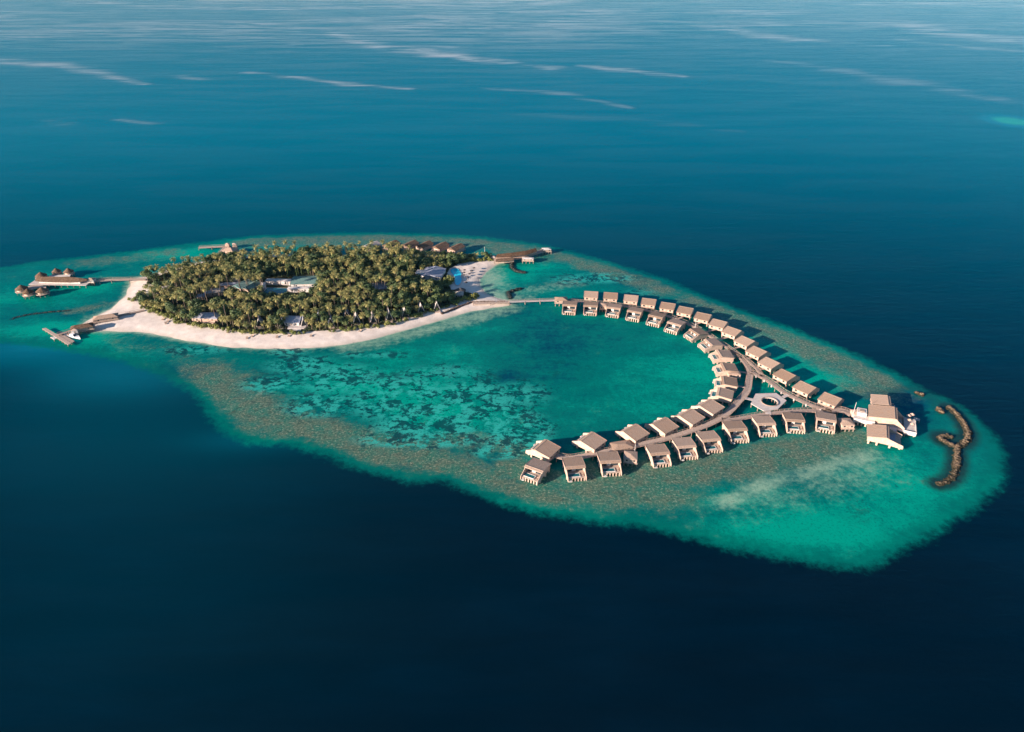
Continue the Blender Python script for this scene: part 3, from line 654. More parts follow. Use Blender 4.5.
def mast(px, py, z0, h, label):
    c = G(px, py, z0); root = empty('flagpole', c, 0, label, 'flagpole'); MB().cyl((0,0), .16, .1, 0, h, 8).build('pole', M['white'], root); MB().cyl((0,0), .5, .45, -.1, .3, 8).build('base', M['white'], root)
mast(852.5, 416, 2.6, 9, 'white pole standing where the approach deck reaches the restaurant')
mast(695, 328.5, 2.6, 8, 'thin white pole on the boardwalk beside the inner bend villas')
mast(484.8, 257, 1.5, 9, 'tall white pole on the beach behind the pool')
mast(634.6, 452, 2.4, 5, 'short white pole next to the service hut on piles')

# ------------------------------------------------------------------ restaurant at the right end
def hall(px, py, rz, W, L0, L1, z0, z1, yr, label):
    c = G(px, py, z1); root = empty('restaurant_hall', (c.x, c.y, 0), rz, label, 'restaurant', 'restaurant halls on piles'); villa_parts(root, W, L0, L1, z0, z1, yr); return root
hall(883.5, 410.5, R(-113), 11.6, -6.6, 11.5, 6.2, 8.0, 6.2, 'largest restaurant hall with tan roof, in the middle of the three')
hall(879, 430, R(-113), 11.2, -5.0, 12.0, 4.6, 6.2, 4.2, 'lower restaurant hall with blue glazed terrace to its right')
hall(881.5, 399, R(-110), 9.6, -4.6, 5.0, 5.4, 6.5, 4.0, 'smallest restaurant hall at the back of the three')
c = G(865, 420, 2.5); root = empty('restaurant_terrace', (c.x, c.y, 0), R(-22), 'white walled terrace with rooftop box left of the restaurant halls', 'terrace')
MB().box(-6, 4.6, -3.2, 3.4, 1.9, 4.2).build('terrace_wall', M['white'], root); MB().box(-4.6, .2, .4, 5.6, 4.203, 6.3).build('roof_room', M['white'], root)
MB().box(-3.6, -1.0, 1.6, 3.8, 6.303, 6.6).build('skylight', M['timber'], root)
pm = MB().box(-.4,.4,-.5,.5,-1.2,1.89).mesh('pile'); pm.materials.append(M['wall'])
for i in range(6):
    for yy in (-2.4, 2.6): o = bpy.data.objects.new('pile', pm); C.objects.link(o); o.parent = root; o.location = (-5.2+i*1.9, yy, 0)
cabin('entrance_hut', 'narrow pinkish entrance hut at the foot of the white pole', 'hut', 855.5, 414.5, 3, 4, 5, 2.3, 0, M['wall'], M['wall'], .4, .1, 2.4)
c = G(910, 424.5, 3); root = empty('sun_platform', (c.x, c.y, 0), R(-24), 'white walled platform with parasols at the far right of the restaurant', 'platform')
MB().box(-2.8, 2.8, -7.5, 7.5, 2.0, 2.4).build('deck', M['pale_deck'], root)
b = MB(); b.box(-3, 3, -7.7, -7.5, .9, 3.4); b.box(2.8, 3, -7.49, 7.7, .9, 3.2); b.box(-3, -2.8, -7.49, 7.7, 1.5, 3.0); b.build('parapet', M['white'], root)
pm = MB().box(-.3,.3,-.3,.3,-1.2,1.99).mesh('pile'); pm.materials.append(M['wall'])
for i in range(5):
    for xx in (-2.2, 2.2): o = bpy.data.objects.new('pile', pm); C.objects.link(o); o.parent = root; o.location = (xx, -6.8+i*3.4, 0)
flat_deck('service_deck', 'short deck joining the largest restaurant hall to the sun platform', 'deck', [(896,424),(905.5,429),(905.5,433),(894,428)], 2.3, 'white')
flat_deck('swim_pontoon', 'slim pontoon arm reaching right from the sun platform', 'pontoon', [(914,417),(920,419),(919.6,420.8),(914,419.2)], 1.6, 'pale_deck', pstep=3)
flat_deck('glass_terrace', 'blue grey terrace deck right of the lower restaurant hall', 'terrace', [(890,425),(897.5,427.5),(894.5,441),(887.5,439)], 2.75, 'blue_roof')
PAR = {}
def parasol(px, py, z, label, mat='canvas', r=1.6, h=2.5, group='parasols', cat='parasol'):
    c = G(px, py, z); key = (mat, r)
    if key not in PAR:
        root = empty('parasol', c, 0, label, cat, group)
        MB().cyl((0,0), .05, .05, 0, h, 6).build('pole', M['timber'], root)
        MB().cyl((0,0), r, .06, h-.55, h+.25, 10).build('canopy', M[mat], root); PAR[key] = (root, [(k_, []) for k_ in kids(root)])
    else:
        p_, t_ = PAR[key]; dup(p_, c, random.random(), label, t_)
for i, (a, b_) in enumerate([(908,418.5),(911.5,417.3),(909,423),(911.5,427)]):
    parasol(a, b_, 2.4, f'{ORD[i]} white parasol from the far end of the sun platform', 'wall', 1.3, group='white parasols on the sun platform')

# ------------------------------------------------------------------ rocks
def rocks(name, label, paths, width, n_per_m, mat, zt, cat, size=(.45,1.45)):
    b = MB(); t = (1+5**.5)/2
    iv = [Vector(v).normalized() for v in ((-1,t,0),(1,t,0),(-1,-t,0),(1,-t,0),(0,-1,t),(0,1,t),(0,-1,-t),(0,1,-t),(t,0,-1),(t,0,1),(-t,0,-1),(-t,0,1))]
    fs = [(0,11,5),(0,5,1),(0,1,7),(0,7,10),(0,10,11),(1,5,9),(5,11,4),(11,10,2),(10,7,6),(7,1,8),(3,9,4),(3,4,2),(3,2,6),(3,6,8),(3,8,9),(4,9,5),(2,4,11),(6,2,10),(8,6,7),(9,8,1)]
    for path in paths:
        ps = [G(a, c_) for a, c_ in path]
        for A, B in zip(ps[:-1], ps[1:]):
            Ln = (B-A).length; d = (B-A)/max(Ln, .01); nrm = Vector((-d.y, d.x, 0))
            for k in range(int(Ln*n_per_m)+1):
                o = random.gauss(0, .42); o = max(-1, min(1, o)); s = random.uniform(*size)
                fade = .55 if (name == 'rock_breakwater' and A.y < 292 and path is paths[0]) else 1
                z = fade*zt*(1-abs(o)**1.5)*random.uniform(.7,1.1) - abs(o)*.5 - .35
                p = A+d*random.uniform(0, Ln)+nrm*o*width+Vector((0,0,z)); sc = Vector((s*random.uniform(.7,1.3), s*random.uniform(.7,1.3), s*random.uniform(.5,.9)))
                q = Matrix.Rotation(random.random()*6, 3, 'Z')
                b.add([p+q@Vector((v.x*sc.x, v.y*sc.y, v.z*sc.z))*random.uniform(.85,1.1) for v in iv], fs)
    o = b.build(name, M[mat], None); tag(o, label, cat); return o
rocks('rock_breakwater', 'hooked breakwater of brown boulders in the turquoise shallows at the right tip', BREAK, 2.1, 8, 'rock', .95, 'breakwater')
rocks('rock_islet', 'low rock islet at the reef edge behind the restaurant', [[(915,393),(918.7,394),(923,395.4)]], 1.2, 6, 'rock', .95, 'rocks')
rocks('rock_islet', 'short rock islet just left of the hooked breakwater top', [[(937.5,408.5),(940,411),(942.5,414)]], 1.8, 6, 'rock', 1.3, 'rocks')
rocks('rock_groyne', 'dark hooked groyne below the long brown jetty roof', [GROYNE[0]], 1.5, 6, 'wetrock', .9, 'groyne')
rocks('rock_groyne', 'dark bent groyne at the tip of the sand spit', [GROYNE[1]], 1.5, 6, 'wetrock', 1.1, 'groyne')
rocks('rock_groyne', 'thin half sunken line of rocks between spa huts and arrival jetty', [SUBM], 1.2, 3, 'wetrock', .55, 'groyne', (.4,.8))
rocks('rock_revetment', 'dark revetment wall slanting down the beach to the sand spit', [[(441.5,315.3),(456,309.5),(471,304),(490,303.6),(509,303.8)]], .9, 7, 'wallrock', 2.2, 'sea wall', (.5,.9))

# ------------------------------------------------------------------ spa on the left
def round_hut(px, py, label, r=3.6, h=1.9, rise=2.6, mat='thatch'):
    c = G(px, py, 4); root = empty('round_hut', (c.x, c.y, 0), random.uniform(0, .5), label, 'hut', 'round thatched spa huts')
    MB().cyl((0,0), r*.8, r*.8, 2.4, 2.4+h, 14).build('wall', M['wall'], root)
    MB().cyl((0,0), r*1.08, .25, 2.4+h-.3, 2.4+h+rise, 14).build('roof', M[mat], root)
    MB().cyl((0,0), r*1.15, r*1.15, 2.1, 2.395, 14).build('deck', M['deck'], root)
    MB().box(-.5,.5,-r*.8-.06,-r*.8+.1,2.45,4.3).build('door', M['timber'], root)
    pm = MB().cyl((0,0), .2, .2, -1.2, 2.09, 6).mesh('pile'); pm.materials.append(M['pile'])
    for k in range(8): o = bpy.data.objects.new('pile', pm); C.objects.link(o); o.parent = root; o.location = (r*.95*math.cos(k*.785), r*.95*math.sin(k*.785), 0)
for (a, b_, lb, r_, *mt_) in ((41,275.5,'round brown hut at the left end of the long spa roof',4.0),(56.5,271.5,'left of the two round huts behind the spa roof',3.3),(68.5,271.5,'right of the two round huts behind the spa roof, sunlit white side',3.6),
    (21.5,288.5,'outermost round spa hut at the far left',4.2),(28,292.3,'round spa hut touching the outermost one, nearest the camera',3.8),(42,290.8,'round spa hut standing alone in front of the long roof',4.2)): round_hut(a, b_, lb, r_, mat=(mt_ or ['thatch'])[0])
c = G(62, 279, 5); root = empty('spa_pavilion', (c.x, c.y, 0), R(-2), 'long brown thatched spa pavilion with tapering ends and white deck', 'pavilion')
b = MB(); Ls, Ws = 20, 4.6
st = [(-Ls,.6),(-Ls*.75,.9),(-Ls*.3,1),(Ls*.3,1),(Ls*.7,.75),(Ls,.35)]
lo = [Vector((x_, -Ws*s_, 4.2)) for x_, s_ in st]; hi = [Vector((x_, 0, 4.3+2.6*s_)) for x_, s_ in st]; ro = [Vector((x_, Ws*s_, 4.2)) for x_, s_ in st]; n = len(st)
b.add(lo+hi+ro, [(i, i+1, n+i+1, n+i) for i in range(n-1)]+[(n+i, n+i+1, 2*n+i+1, 2*n+i) for i in range(n-1)]+[(0,n,2*n),(n-1,3*n-1,2*n-1)]+[(i, 2*n+i, 2*n+i+1, i+1) for i in range(n-1)])
b.build('roof', M['thatch'], root); MB().box(-17, 15, -2.6, 2.6, 2.403, 4.15).build('wall', M['white'], root)
MB().box(-24, 21, -5.2, 3.0, 2.05, 2.4).build('deck', M['pale_deck'], root)
pm = MB().cyl((0,0), .22, .22, -1.2, 2.04, 6).mesh('pile'); pm.materials.append(M['pile'])
for i in range(10):
    for yy in (-4.8, 2.5): o = bpy.data.objects.new('pile', pm); C.objects.link(o); o.parent = root; o.location = (-23+i*4.8, yy, 0)
flat_deck('spa_deck', 'white deck strip leading to the two huts behind the spa roof', 'deck', [(49,275.3),(66,274.6),(71,273.3),(70,276),(50,277)], 2.6, 'white')
flat_deck('spa_deck', 'curved deck arm reaching the outermost round huts', 'deck', [(24,287.5),(33,284.5),(40,284.8),(46,286.5),(46,288.5),(38,287.5),(30,290)], 2.3, 'deck')
cabin('spa_hut', 'tiny pale hut where the spa deck meets its bridge', 'hut', 91.5, 280.7, 3, 5, 4, 2, 0, M['roof'], M['white'], .8, .4, 2.4)

# ------------------------------------------------------------------ arrival jetty and boat
boardwalk('arrival', [(58,334.6),(74,329.2),(88.6,323.6),(100,319.5),(114,316),(130,313),(144,310.2)], 2.4, 'slender jetty running over the beach tip into the trees', 'boards', smooth=False, z=2.2, group='jetties')
flat_deck('mooring_platform', 'outer plank strip of the crossing jetty head', 'jetty', [(42.2,328.6),(45.8,327.8),(71.5,343),(68,344.8)], 1.5, 'deck', pstep=4)
flat_deck('mooring_platform', 'inner plank strip of the crossing jetty head', 'jetty', [(57.5,335.2),(61.5,333.4),(74.5,341),(72.2,342.6)], 1.42, 'boards', pstep=4)
flat_deck('mooring_platform', 'little square landing stage at the outer side of the jetty head', 'jetty', [(50.3,337),(56,336.2),(57.5,337.6),(54,339.6)], 1.3, 'white', pstep=3)
cabin('jetty_pavilion', 'brown thatched pavilion over the jetty beside the speedboat', 'pavilion', 82, 326.5, 4, 13, 5.5, 1.8, R(24), M['thatch'], M['timber'], 1.8, .5, 2.2)
cabin('jetty_pavilion', 'long pinkish roofed pavilion on the beach half of the jetty', 'pavilion', 105.5, 316.5, 4, 15, 6, 1.8, R(22), M['roof'], M['timber'], 1.5, .5, 2.2)
cabin('ticket_hut', 'small bright arrival hut between the pavilion and the boat', 'hut', 75, 330.8, 3, 3.6, 3.6, 2.2, R(20), M['wall'], M['white'], .6, .2, 1.8)
def boat(px, py, rz, label, L=13, W=3.8):
    c = G(px, py); root = empty('speedboat', c, rz, label, 'speedboat'); n = 9; secs = []
    for i in range(n):
        t = i/(n-1); x = -L/2+L*t; w_ = W/2*(1-max(0, (t-.45)/.55)**2.2)*(.9+.1*min(1,t*4)); zt = 1.1+.5*t*t
        secs.append([Vector((x, -w_, zt)), Vector((x, -w_*.75, -.3)), Vector((x, 0, -.5+.3*t)), Vector((x, w_*.75, -.3)), Vector((x, w_, zt))])
    vs = [v for s_ in secs for v in s_]; fs = [(5*i+j, 5*i+j+1, 5*i+j+6, 5*i+j+5) for i in range(n-1) for j in range(4)]+[(5*i+4, 5*i, 5*i+5, 5*i+9) for i in range(n-1)]+[(0,4,3,2,1)]
    MB().add(vs, fs).build('hull', M['boatwhite'], root)
    cb = MB().hexa([Vector(v) for v in ((-1.5,-1.3,1.25),(2.6,-1.1,1.25),(2.6,1.1,1.25),(-1.5,1.3,1.25))], [Vector(v) for v in ((-1.5,-1.15,2.5),(1.4,-.9,2.5),(1.4,.9,2.5),(-1.5,1.15,2.5))]).build('cabin', M['boatwhite'], root)
    MB().add([Vector(v) for v in ((2.62,-.95,1.5),(2.62,.95,1.5),(1.62,.85,2.4),(1.62,-.85,2.4))], [(0,1,2,3)]).build('windscreen', M['glass'], cb)
    b = MB(); b.box(-5.2,-1.8,-1.3,1.3,1.28,1.42); b.build('aft_deck', M['timber'], root)
    for s in (-.6,.6): MB().box(-6.9,-6.3,s-.22,s+.22,.2,1.5).build('outboard_motor', M['glass'], root)
boat(73.5, 337, R(-28), 'white speedboat moored inside the crossing jetty head', 15, 4.4)

# upper jetty
boardwalk('upper', [(199,247.4),(212,246.8),(225,246.2)], 3.4, 'straight jetty arm pointing left behind the trees', 'deck', smooth=False, z=2, group='jetties')
boardwalk('upperleg', [(217,257),(221,252),(225.5,246.5)], 3.4, 'short jetty leg from the tree line up to the back jetty', 'deck', smooth=False, z=2, group='jetties')
cabin('jetty_pavilion', 'pink hip roofed pavilion on the jetty behind the trees', 'pavilion', 230, 249.5, 4, 10, 8, 1.8, R(-15), M['roof'], M['timber'], 1.8, .5, 2.2)
cabin('jetty_hut', 'little white hut at the back of the rear jetty pavilion', 'hut', 227.5, 245, 3, 3.0, 3.0, 1.8, 0, M['wall'], M['wall'], .8, .2, 2.2)
cabin('jetty_hut', 'little pale hut at the right end of the rear jetty pavilion', 'hut', 234.5, 245, 3, 3.0, 3.0, 1.8, .3, M['wall'], M['wall'], .8, .2, 2.2)

# right jetty restaurant
boardwalk('barjetty', [(494,260),(505,259.6),(520,257.5),(535,253.2),(547,249)], 5.5, 'broad deck under the long brown jetty roof', 'deck', smooth=False, z=2.2, group='jetties')
def roof_hall(pts_front, pts_back, zf, zr, label, mat, name='jetty_restaurant'):
    n = len(pts_front); A = Gs(pts_front, zf); B = [G(a, b_, zf) for a, b_ in pts_back]; c = sum(A+B, Vector())/(2*n); root = empty(name, (c.x, c.y, 0), 0, label, 'restaurant')
    o = Vector((c.x,c.y,0)); A = [p-o for p in A]; B = [p-o for p in B]; Rg = [(a+b_)/2+Vector((0,0,zr-zf)) for a, b_ in zip(A, B)]
    MB().add(A+Rg+B, [(i, i+1, n+i+1, n+i) for i in range(n-1)]+[(n+i, n+i+1, 2*n+i+1, 2*n+i) for i in range(n-1)]+[(0,n,2*n),(n-1,3*n-1,2*n-1)]+[(i, 2*n+i, 2*n+i+1, i+1) for i in range(n-1)]).build('roof', mat, root)
    A2 = [a.lerp(b_, .15)-Vector((0,0,zf)) for a, b_ in zip(A, B)]; B2 = [a.lerp(b_, .85)-Vector((0,0,zf)) for a, b_ in zip(A, B)]
    lo = A2+B2[::-1]; MB().hexa([p+Vector((0,0,2.25)) for p in lo], [p+Vector((0,0,zf-.02)) for p in lo]).build('wall', M['wall'], root)
roof_hall([(495,257.6),(510,256.9),(525,255.2),(537,251.5)], [(500,254.8),(512,253.2),(525,250.8),(535,248.9)], 4.6, 6.6, 'long brown roofed restaurant on the jetty behind the pool beach', M['thatch'])
roof_hall([(495.5,262),(504,261.6),(514,260.4)], [(496.5,258.5),(505,258),(513,257.3)], 4.0, 5.2, 'lower brown roof in front of the long jetty restaurant', M['thatch'])
cabin('jetty_bar', 'low white roofed bar on the seaward half of the restaurant jetty', 'bar', 528, 258, 4, 9, 4, 1.6, R(-3), M['white'], M['timber'], .5, .3, 2.2)
cabin('jetty_bar', 'small white canopy at the very tip of the restaurant jetty', 'bar', 546.5, 248.6, 4, 7, 5, 1.6, R(10), M['white'], M['timber'], .8, .3, 2.2)
cabin('jetty_hut', 'small shaded hut at the landward end of the restaurant jetty', 'hut', 493, 255, 4, 4, 4, 2.4, 0, M['grey_thatch'], M['wall'], 1.4, .4)
boardwalk('spit', [(473,303.2),(490,302.6),(509.5,302.2)], 3.0, 'pinkish boardwalk lying along the top of the sand spit', 'deck', smooth=False, z=2.0, group='timber boardwalks over the water')

# ------------------------------------------------------------------ island buildings
def land_cabin(name, label, cat, px, py, w_, l_, h_, rz, roofm, wallm, rise=1.5, gable=False, group=None, over=.5, zt=4):
    c = G(px, py, zt); z = gz(c.x, c.y)-.1; return cabin(name, label, cat, px, py, zt, w_, l_, h_, rz, roofm, wallm, rise, over, None, group, gable, True, z)
land_cabin('pool_restaurant', 'large pale blue roofed building between the palms and the pool', 'building', 433, 273, 16, 17, 3.0, R(-10), M['blue_roof'], M['white'], 1.8, True)
land_cabin('guest_building', 'white box building left of the blue roofed one', 'building', 420.5, 273, 6, 7, 3.4, R(-10), M['white'], M['white'], .5)
land_cabin('guest_building', 'low grey roofed building sunk in the dark broadleaf trees', 'building', 381, 286.5, 14, 11, 3, R(12), M['blue_roof'], M['wall'], 1.4, True)
land_cabin('main_building', 'long white sunlit building at the clearing in the middle of the island', 'building', 279, 281.3, 19, 4.5, 3.4, R(-3), M['white'], M['white'], .5)
land_cabin('main_building', 'wide teal roofed building to the right of the central clearing', 'building', 306, 281, 20, 15, 3.2, R(4), M['green_roof'], M['white'], 1.6, True)
land_cabin('main_building', 'low white pergola building below the teal roof', 'building', 299, 288.5, 16, 4, 3, R(2), M['white'], M['white'], .4)
land_cabin('main_building', 'small white tower beside the central clearing', 'building', 263.5, 286, 2.6, 6, 4, R(8), M['white'], M['white'], .5)
land_cabin('staff_building', 'pale green roofed building left of the central clearing', 'building', 243, 285, 9, 13, 3, R(-30), M['green_roof'], M['wall'], 1.6, True)
land_cabin('staff_building', 'teal roofed building directly right of the pale green roof', 'building', 252.5, 286, 8, 14, 3, R(-22), M['green_roof'], M['wall'], 1.5, True)
land_cabin('staff_building', 'flat blue white roof in the left clearing', 'building', 229, 284.5, 13, 5, 3, R(12), M['blue_roof'], M['wall'], .6)
land_cabin('staff_building', 'grey green roof below the flat blue white one', 'building', 217, 291, 9, 8, 3, R(14), M['grey_thatch'], M['wall'], 1.4)
land_cabin('staff_building', 'small pale roof near the left end of the left clearing', 'building', 209, 292.5, 6, 5, 3, R(14), M['blue_roof'], M['wall'], .8)
land_cabin('staff_building', 'smallest bluish roof at the very left of the left clearing', 'building', 201, 296, 5, 5, 3, R(14), M['blue_roof'], M['wall'], .8)
land_cabin('staff_building', 'small round looking pale roof behind the left clearing', 'building', 235, 279.5, 6, 6, 3, 0, M['grey_thatch'], M['wall'], 2)
land_cabin('beach_bar', 'dark roofed beach bar with steps above the sand at left', 'building', 207, 316, 18, 9, 3, R(-3), M['blue_roof'], M['wall'], 1.6)
land_cabin('beach_bar', 'slate roofed beach bar in the middle of the tree front', 'building', 293, 320, 11, 10, 3, R(-2), M['blue_roof'], M['white'], 2.2, True)
c = G(207.5, 324, 1.6); root = empty('beach_terrace', (c.x, c.y, gz(c.x, c.y)), R(-6), 'pinkish stepped terraces below the left beach bar', 'terrace')
for i in range(3): MB().box(-4.5+i, 4.5+i*.6, 2.2-i*2.6, 3.9-i*2.6, -.3, 1.5-i*.4).build('step', M['wall' if i < 2 else 'white'], root)
c = G(297, 328, 1.6); root = empty('beach_terrace', (c.x, c.y, gz(c.x, c.y)), R(2), 'pale terrace with white edge below the slate roofed bar', 'terrace')
MB().box(-6, 6, -2, 3, -.3, .8).build('step', M['pale_deck'], root); MB().box(-4, 3.5, -4.6, -2.01, -.4, .5).build('step', M['white'], root)
# sunken service pool in clearing
c = G(276, 291.5, 1.7); root = empty('water_tank', (c.x, c.y, gz(c.x, c.y)), R(-3), 'dark teal basin in the central clearing', 'pool')
MB().box(-9, 9, -5.5, 5.5, -.2, .55).build('basin_rim', M['pale_deck'], root); MB().box(-8.4, 8.4, -5, 5, .56, .62).build('basin_water', M['poolwater'], root)

# steep A-frame beach villas
def aframe(px, py, rz, label, s=1.0, mat='grey_thatch'):
    c = G(px, py, 3); z = gz(c.x, c.y); root = empty('beach_villa', (c.x, c.y, z), rz, label, 'villa', 'steep roofed beach villas in the tree front')
    L, Wd, Hh = 4.2*s, 2.3*s, 7.2*s
    r = MB(); A = [Vector(v) for v in ((-Wd,-L,.6),(0,-L-.9,Hh),(Wd,-L,.6),(-Wd,L,.6),(0,L,Hh*.9),(Wd,L,.6))]
    inn = [v+Vector((0,0,-.5)) for v in A]
    r.add(A+inn, [(0,3,4,1),(1,4,5,2),(6,7,10,9),(7,8,11,10),(0,1,7,6),(1,2,8,7),(3,9,10,4),(4,10,11,5),(0,6,9,3),(2,5,11,8)]).build('roof', M[mat], root)
    g = MB().add([Vector((-Wd*.82,-L+.6,.3)), Vector((Wd*.82,-L+.6,.3)), Vector((0,-L+.6,Hh*.86)), Vector((-Wd*.82,-L+.9,.3)), Vector((Wd*.82,-L+.9,.3)), Vector((0,-L+.9,Hh*.86))], [(0,1,2),(5,4,3),(0,3,4,1),(1,4,5,2),(2,5,3,0)]).build('gable_wall', M['glass'], root)
    f = MB(); f.beam((-Wd-.05,-L-.12,.55), (0,-L-1.0,Hh+.05), .25, .3); f.beam((Wd+.05,-L-.12,.55), (0,-L-1.0,Hh+.05), .25, .3); f.build('barge_board', M['white'], root)
    MB().box(-Wd*.9, Wd*.9, -L-3.2, L, -.4, .28).build('porch', M['deck'], root)
    MB().box(-Wd*.8, Wd*.8, L-.5, L-.2, .3, 2.6).build('back_wall', M['wall'], root)
AF = [(356.5,319),(373,318.5),(389,316),(404.5,312.5),(420.5,308.5),(436,306)]
for i, (a, b_) in enumerate(AF): aframe(a, b_, R(14), f'{ORD[i]} steep grey gabled beach villa from the left in the sunlit front row', 1.0)
BF = [(260,322.5),(283,322.5),(304,322.5),(319.5,318),(331,322),(346.5,314.5)]
for i, (a, b_) in enumerate(BF): aframe(a, b_, R(14), f'{ORD[i]} bluish shaded steep roofed villa from the left, half hidden by palms', .95, 'blue_roof')
# back row over-water bungalows behind the trees
for i, (a, b_) in enumerate([(371.5,244.8),(391,243.8),(410,243.8),(424.5,244.4),(440.5,245.6),(456,247.2)]):
    cabin('sunset_bungalow', f'{ORD[i]} bungalow from the left in the row on the reef behind the trees', 'bungalow', a, b_, 5, 8.5, 13, 2.4, R(-34), M['grey_thatch'] if i == 0 else M['thatch'], M['wall'], 2.0, .6, 2.2, 'bungalows behind the tree line', True)
# pool deck area
pool = [(450.5,269.8),(454,268.6),(457.6,268.8),(459.5,271),(461.3,273.5),(460.8,276.5),(461.9,279.5),(460.5,283),(458.2,285.2),(455.6,284.2),(454.6,281),(455.2,278),(453.4,275),(451.2,272.5)]
ps = Gs(pool, 1.7); c = sum(ps, Vector())/len(ps); zb = gz(c.x, c.y)
root = empty('swimming_pool', (c.x, c.y, zb), 0, 'bright blue curving swimming pool beside the beach', 'pool')
o_ = Vector((c.x, c.y, 1.7)); q = [p-o_ for p in catmull(ps+[ps[0]], 3)[:-1]]
MB().slab([v*1.09+Vector((0,0,.22)) for v in q], .6).build('pool_edge', M['pale_deck'], root)
MB().slab([v+Vector((0,0,.28)) for v in q], .05).build('pool_water', M['bluepool'], root)
k = 0
for a, b_ in [(464.5,271.5),(464,274),(463.6,276.5),(474,269.5),(471.5,272.5),(469.3,275.4),(467.6,279),(466.2,284)]:
    c = G(a, b_, 1.7); z = gz(c.x, c.y); parasol(a, b_, 1.7, (f'{ORD[k]} dark parasol from the back in the row by the pool' if k < 3 else f'{ORD[k-3]} dark parasol from the back in the long row on the beach'), 'parasol', 1.3, 1.9, 'dark parasols between pool and beach'); k += 1
land_cabin('pool_bar', 'pale roofed pool bar at the lower end of the pool', 'bar', 459, 294, 6, 6, 2.2, 0, M['grey_thatch'], M['white'], 1.6, zt=3)
c = G(460.5, 290.6, 3); root = empty('thatched_shelter', (c.x, c.y, gz(c.x, c.y)), 0, 'dark thatched shelter behind the pool bar', 'shelter')
MB().cyl((0,0), 4.2, .3, 1.9, 3.9, 12).build('roof', M['parasol'], root)
for s in (-1,1):
    for t_ in (-1,1): MB().box(s*2.2-.1, s*2.2+.1, t_*2.2-.1, t_*2.2+.1, -.2, 2.2).build('post', M['timber'], root)
LG = None
for i, (a, b_) in enumerate([(163,319.5),(168,321.5),(166,323.5),(252,336),(277,337),(289,336),(311,336),(228,332.5),(247,338),(360,331)]):
    c = G(a, b_, 1.5); z = gz(c.x, c.y); lb = f'{["first","second","third"][i]} wooden beach lounger of the cluster at the left tree edge' if i < 3 else ['','','','pair of the seven loungers spread on the open sand nearest the middle','lounger on the sand left of the slate roofed bar','lounger on the sand just below the slate roofed bar','lounger on the sand right of the slate roofed bar','lounger on the sand right of the left beach bar','lounger nearest the waterline in the middle beach','lounger under the reddish shrub by the villas'][i]
    root = empty('beach_lounger', (c.x, c.y, z), R(random.uniform(-30,30)), lb, 'lounger', 'loungers on the south beach')
    MB().box(-.8,.8,-1.1,.7,.25,.4).build('seat', M['timber'], root); MB().hexa([Vector(v) for v in ((-.8,.7,.3),(.8,.7,.3),(.8,.85,.3),(-.8,.85,.3))], [Vector(v) for v in ((-.8,1.2,1.0),(.8,1.2,1.0),(.8,1.32,1.0),(-.8,1.32,1.0))]).build('backrest', M['timber'], root)
    for sx in (-.7,.7):
        for sy in (-1,.6): MB().box(sx-.06, sx+.06, sy-.06, sy+.06, -.1, .25).build('leg', M['timber'], root)

# ------------------------------------------------------------------ vegetation
def palm_crown(seed, R_=3.35, nf=24):
    rnd = random.Random(seed); b = MB()
    for i in range(nf):
        az = i*2.39996+rnd.uniform(-.2,.2); layer = i/nf; el0 = R(72-100*layer+rnd.uniform(-8,8)); L = R_*rnd.uniform(.85,1.1); droop = rnd.uniform(1.1,1.7)
        tint = max(0, min(1, .25+.5*rnd.random()+.35*(layer > .75)))
        p = Vector((0,0,0)); e = el0; seg = 6; ca, sa = math.cos(az), math.sin(az); side = Vector((-sa, ca, 0)); pts = [p.copy()]
        for k in range(seg):
            e -= droop/seg*(.6+.8*k/seg); p = p+Vector((ca*math.cos(e), sa*math.cos(e), math.sin(e)))*L/seg; pts.append(p.copy())
        for k in range(seg):
            a, c = pts[k], pts[k+1]; t = (k+.5)/seg; wl = L*.30*math.sin(math.pi*(.12+.85*t))**.7
            d = (c-a)
            for s in (-1, 1):
                for h in range(2):
                    q0 = a.lerp(c, h*.5); q1 = a.lerp(c, h*.5+.42)
                    tip = q0.lerp(q1, .5)+d.normalized()*wl*.45+side*s*wl+Vector((0,0,-wl*.45))
                    b.add([q0, q1, tip], [(0,1,2)], tint)
    return b
def palm_trunk(h, lean):
    b = MB(); n = 6
    prev = None
    for k in range(n+1):
        t = k/n; c = Vector((lean*t*t, 0, h*t)); r = .26-.12*t+(.12 if k == 0 else 0)
        rg = [c+Vector((r*math.cos(i*1.0472), r*math.sin(i*1.0472), 0)) for i in range(6)]
        if prev: o = len(b.v)-6; b.v += [tuple(v) for v in rg]; b.f += [(o+i, o+(i+1)%6, o+6+(i+1)%6, o+6+i) for i in range(6)]
        else: b.v += [tuple(v) for v in rg]
        prev = rg
    return b
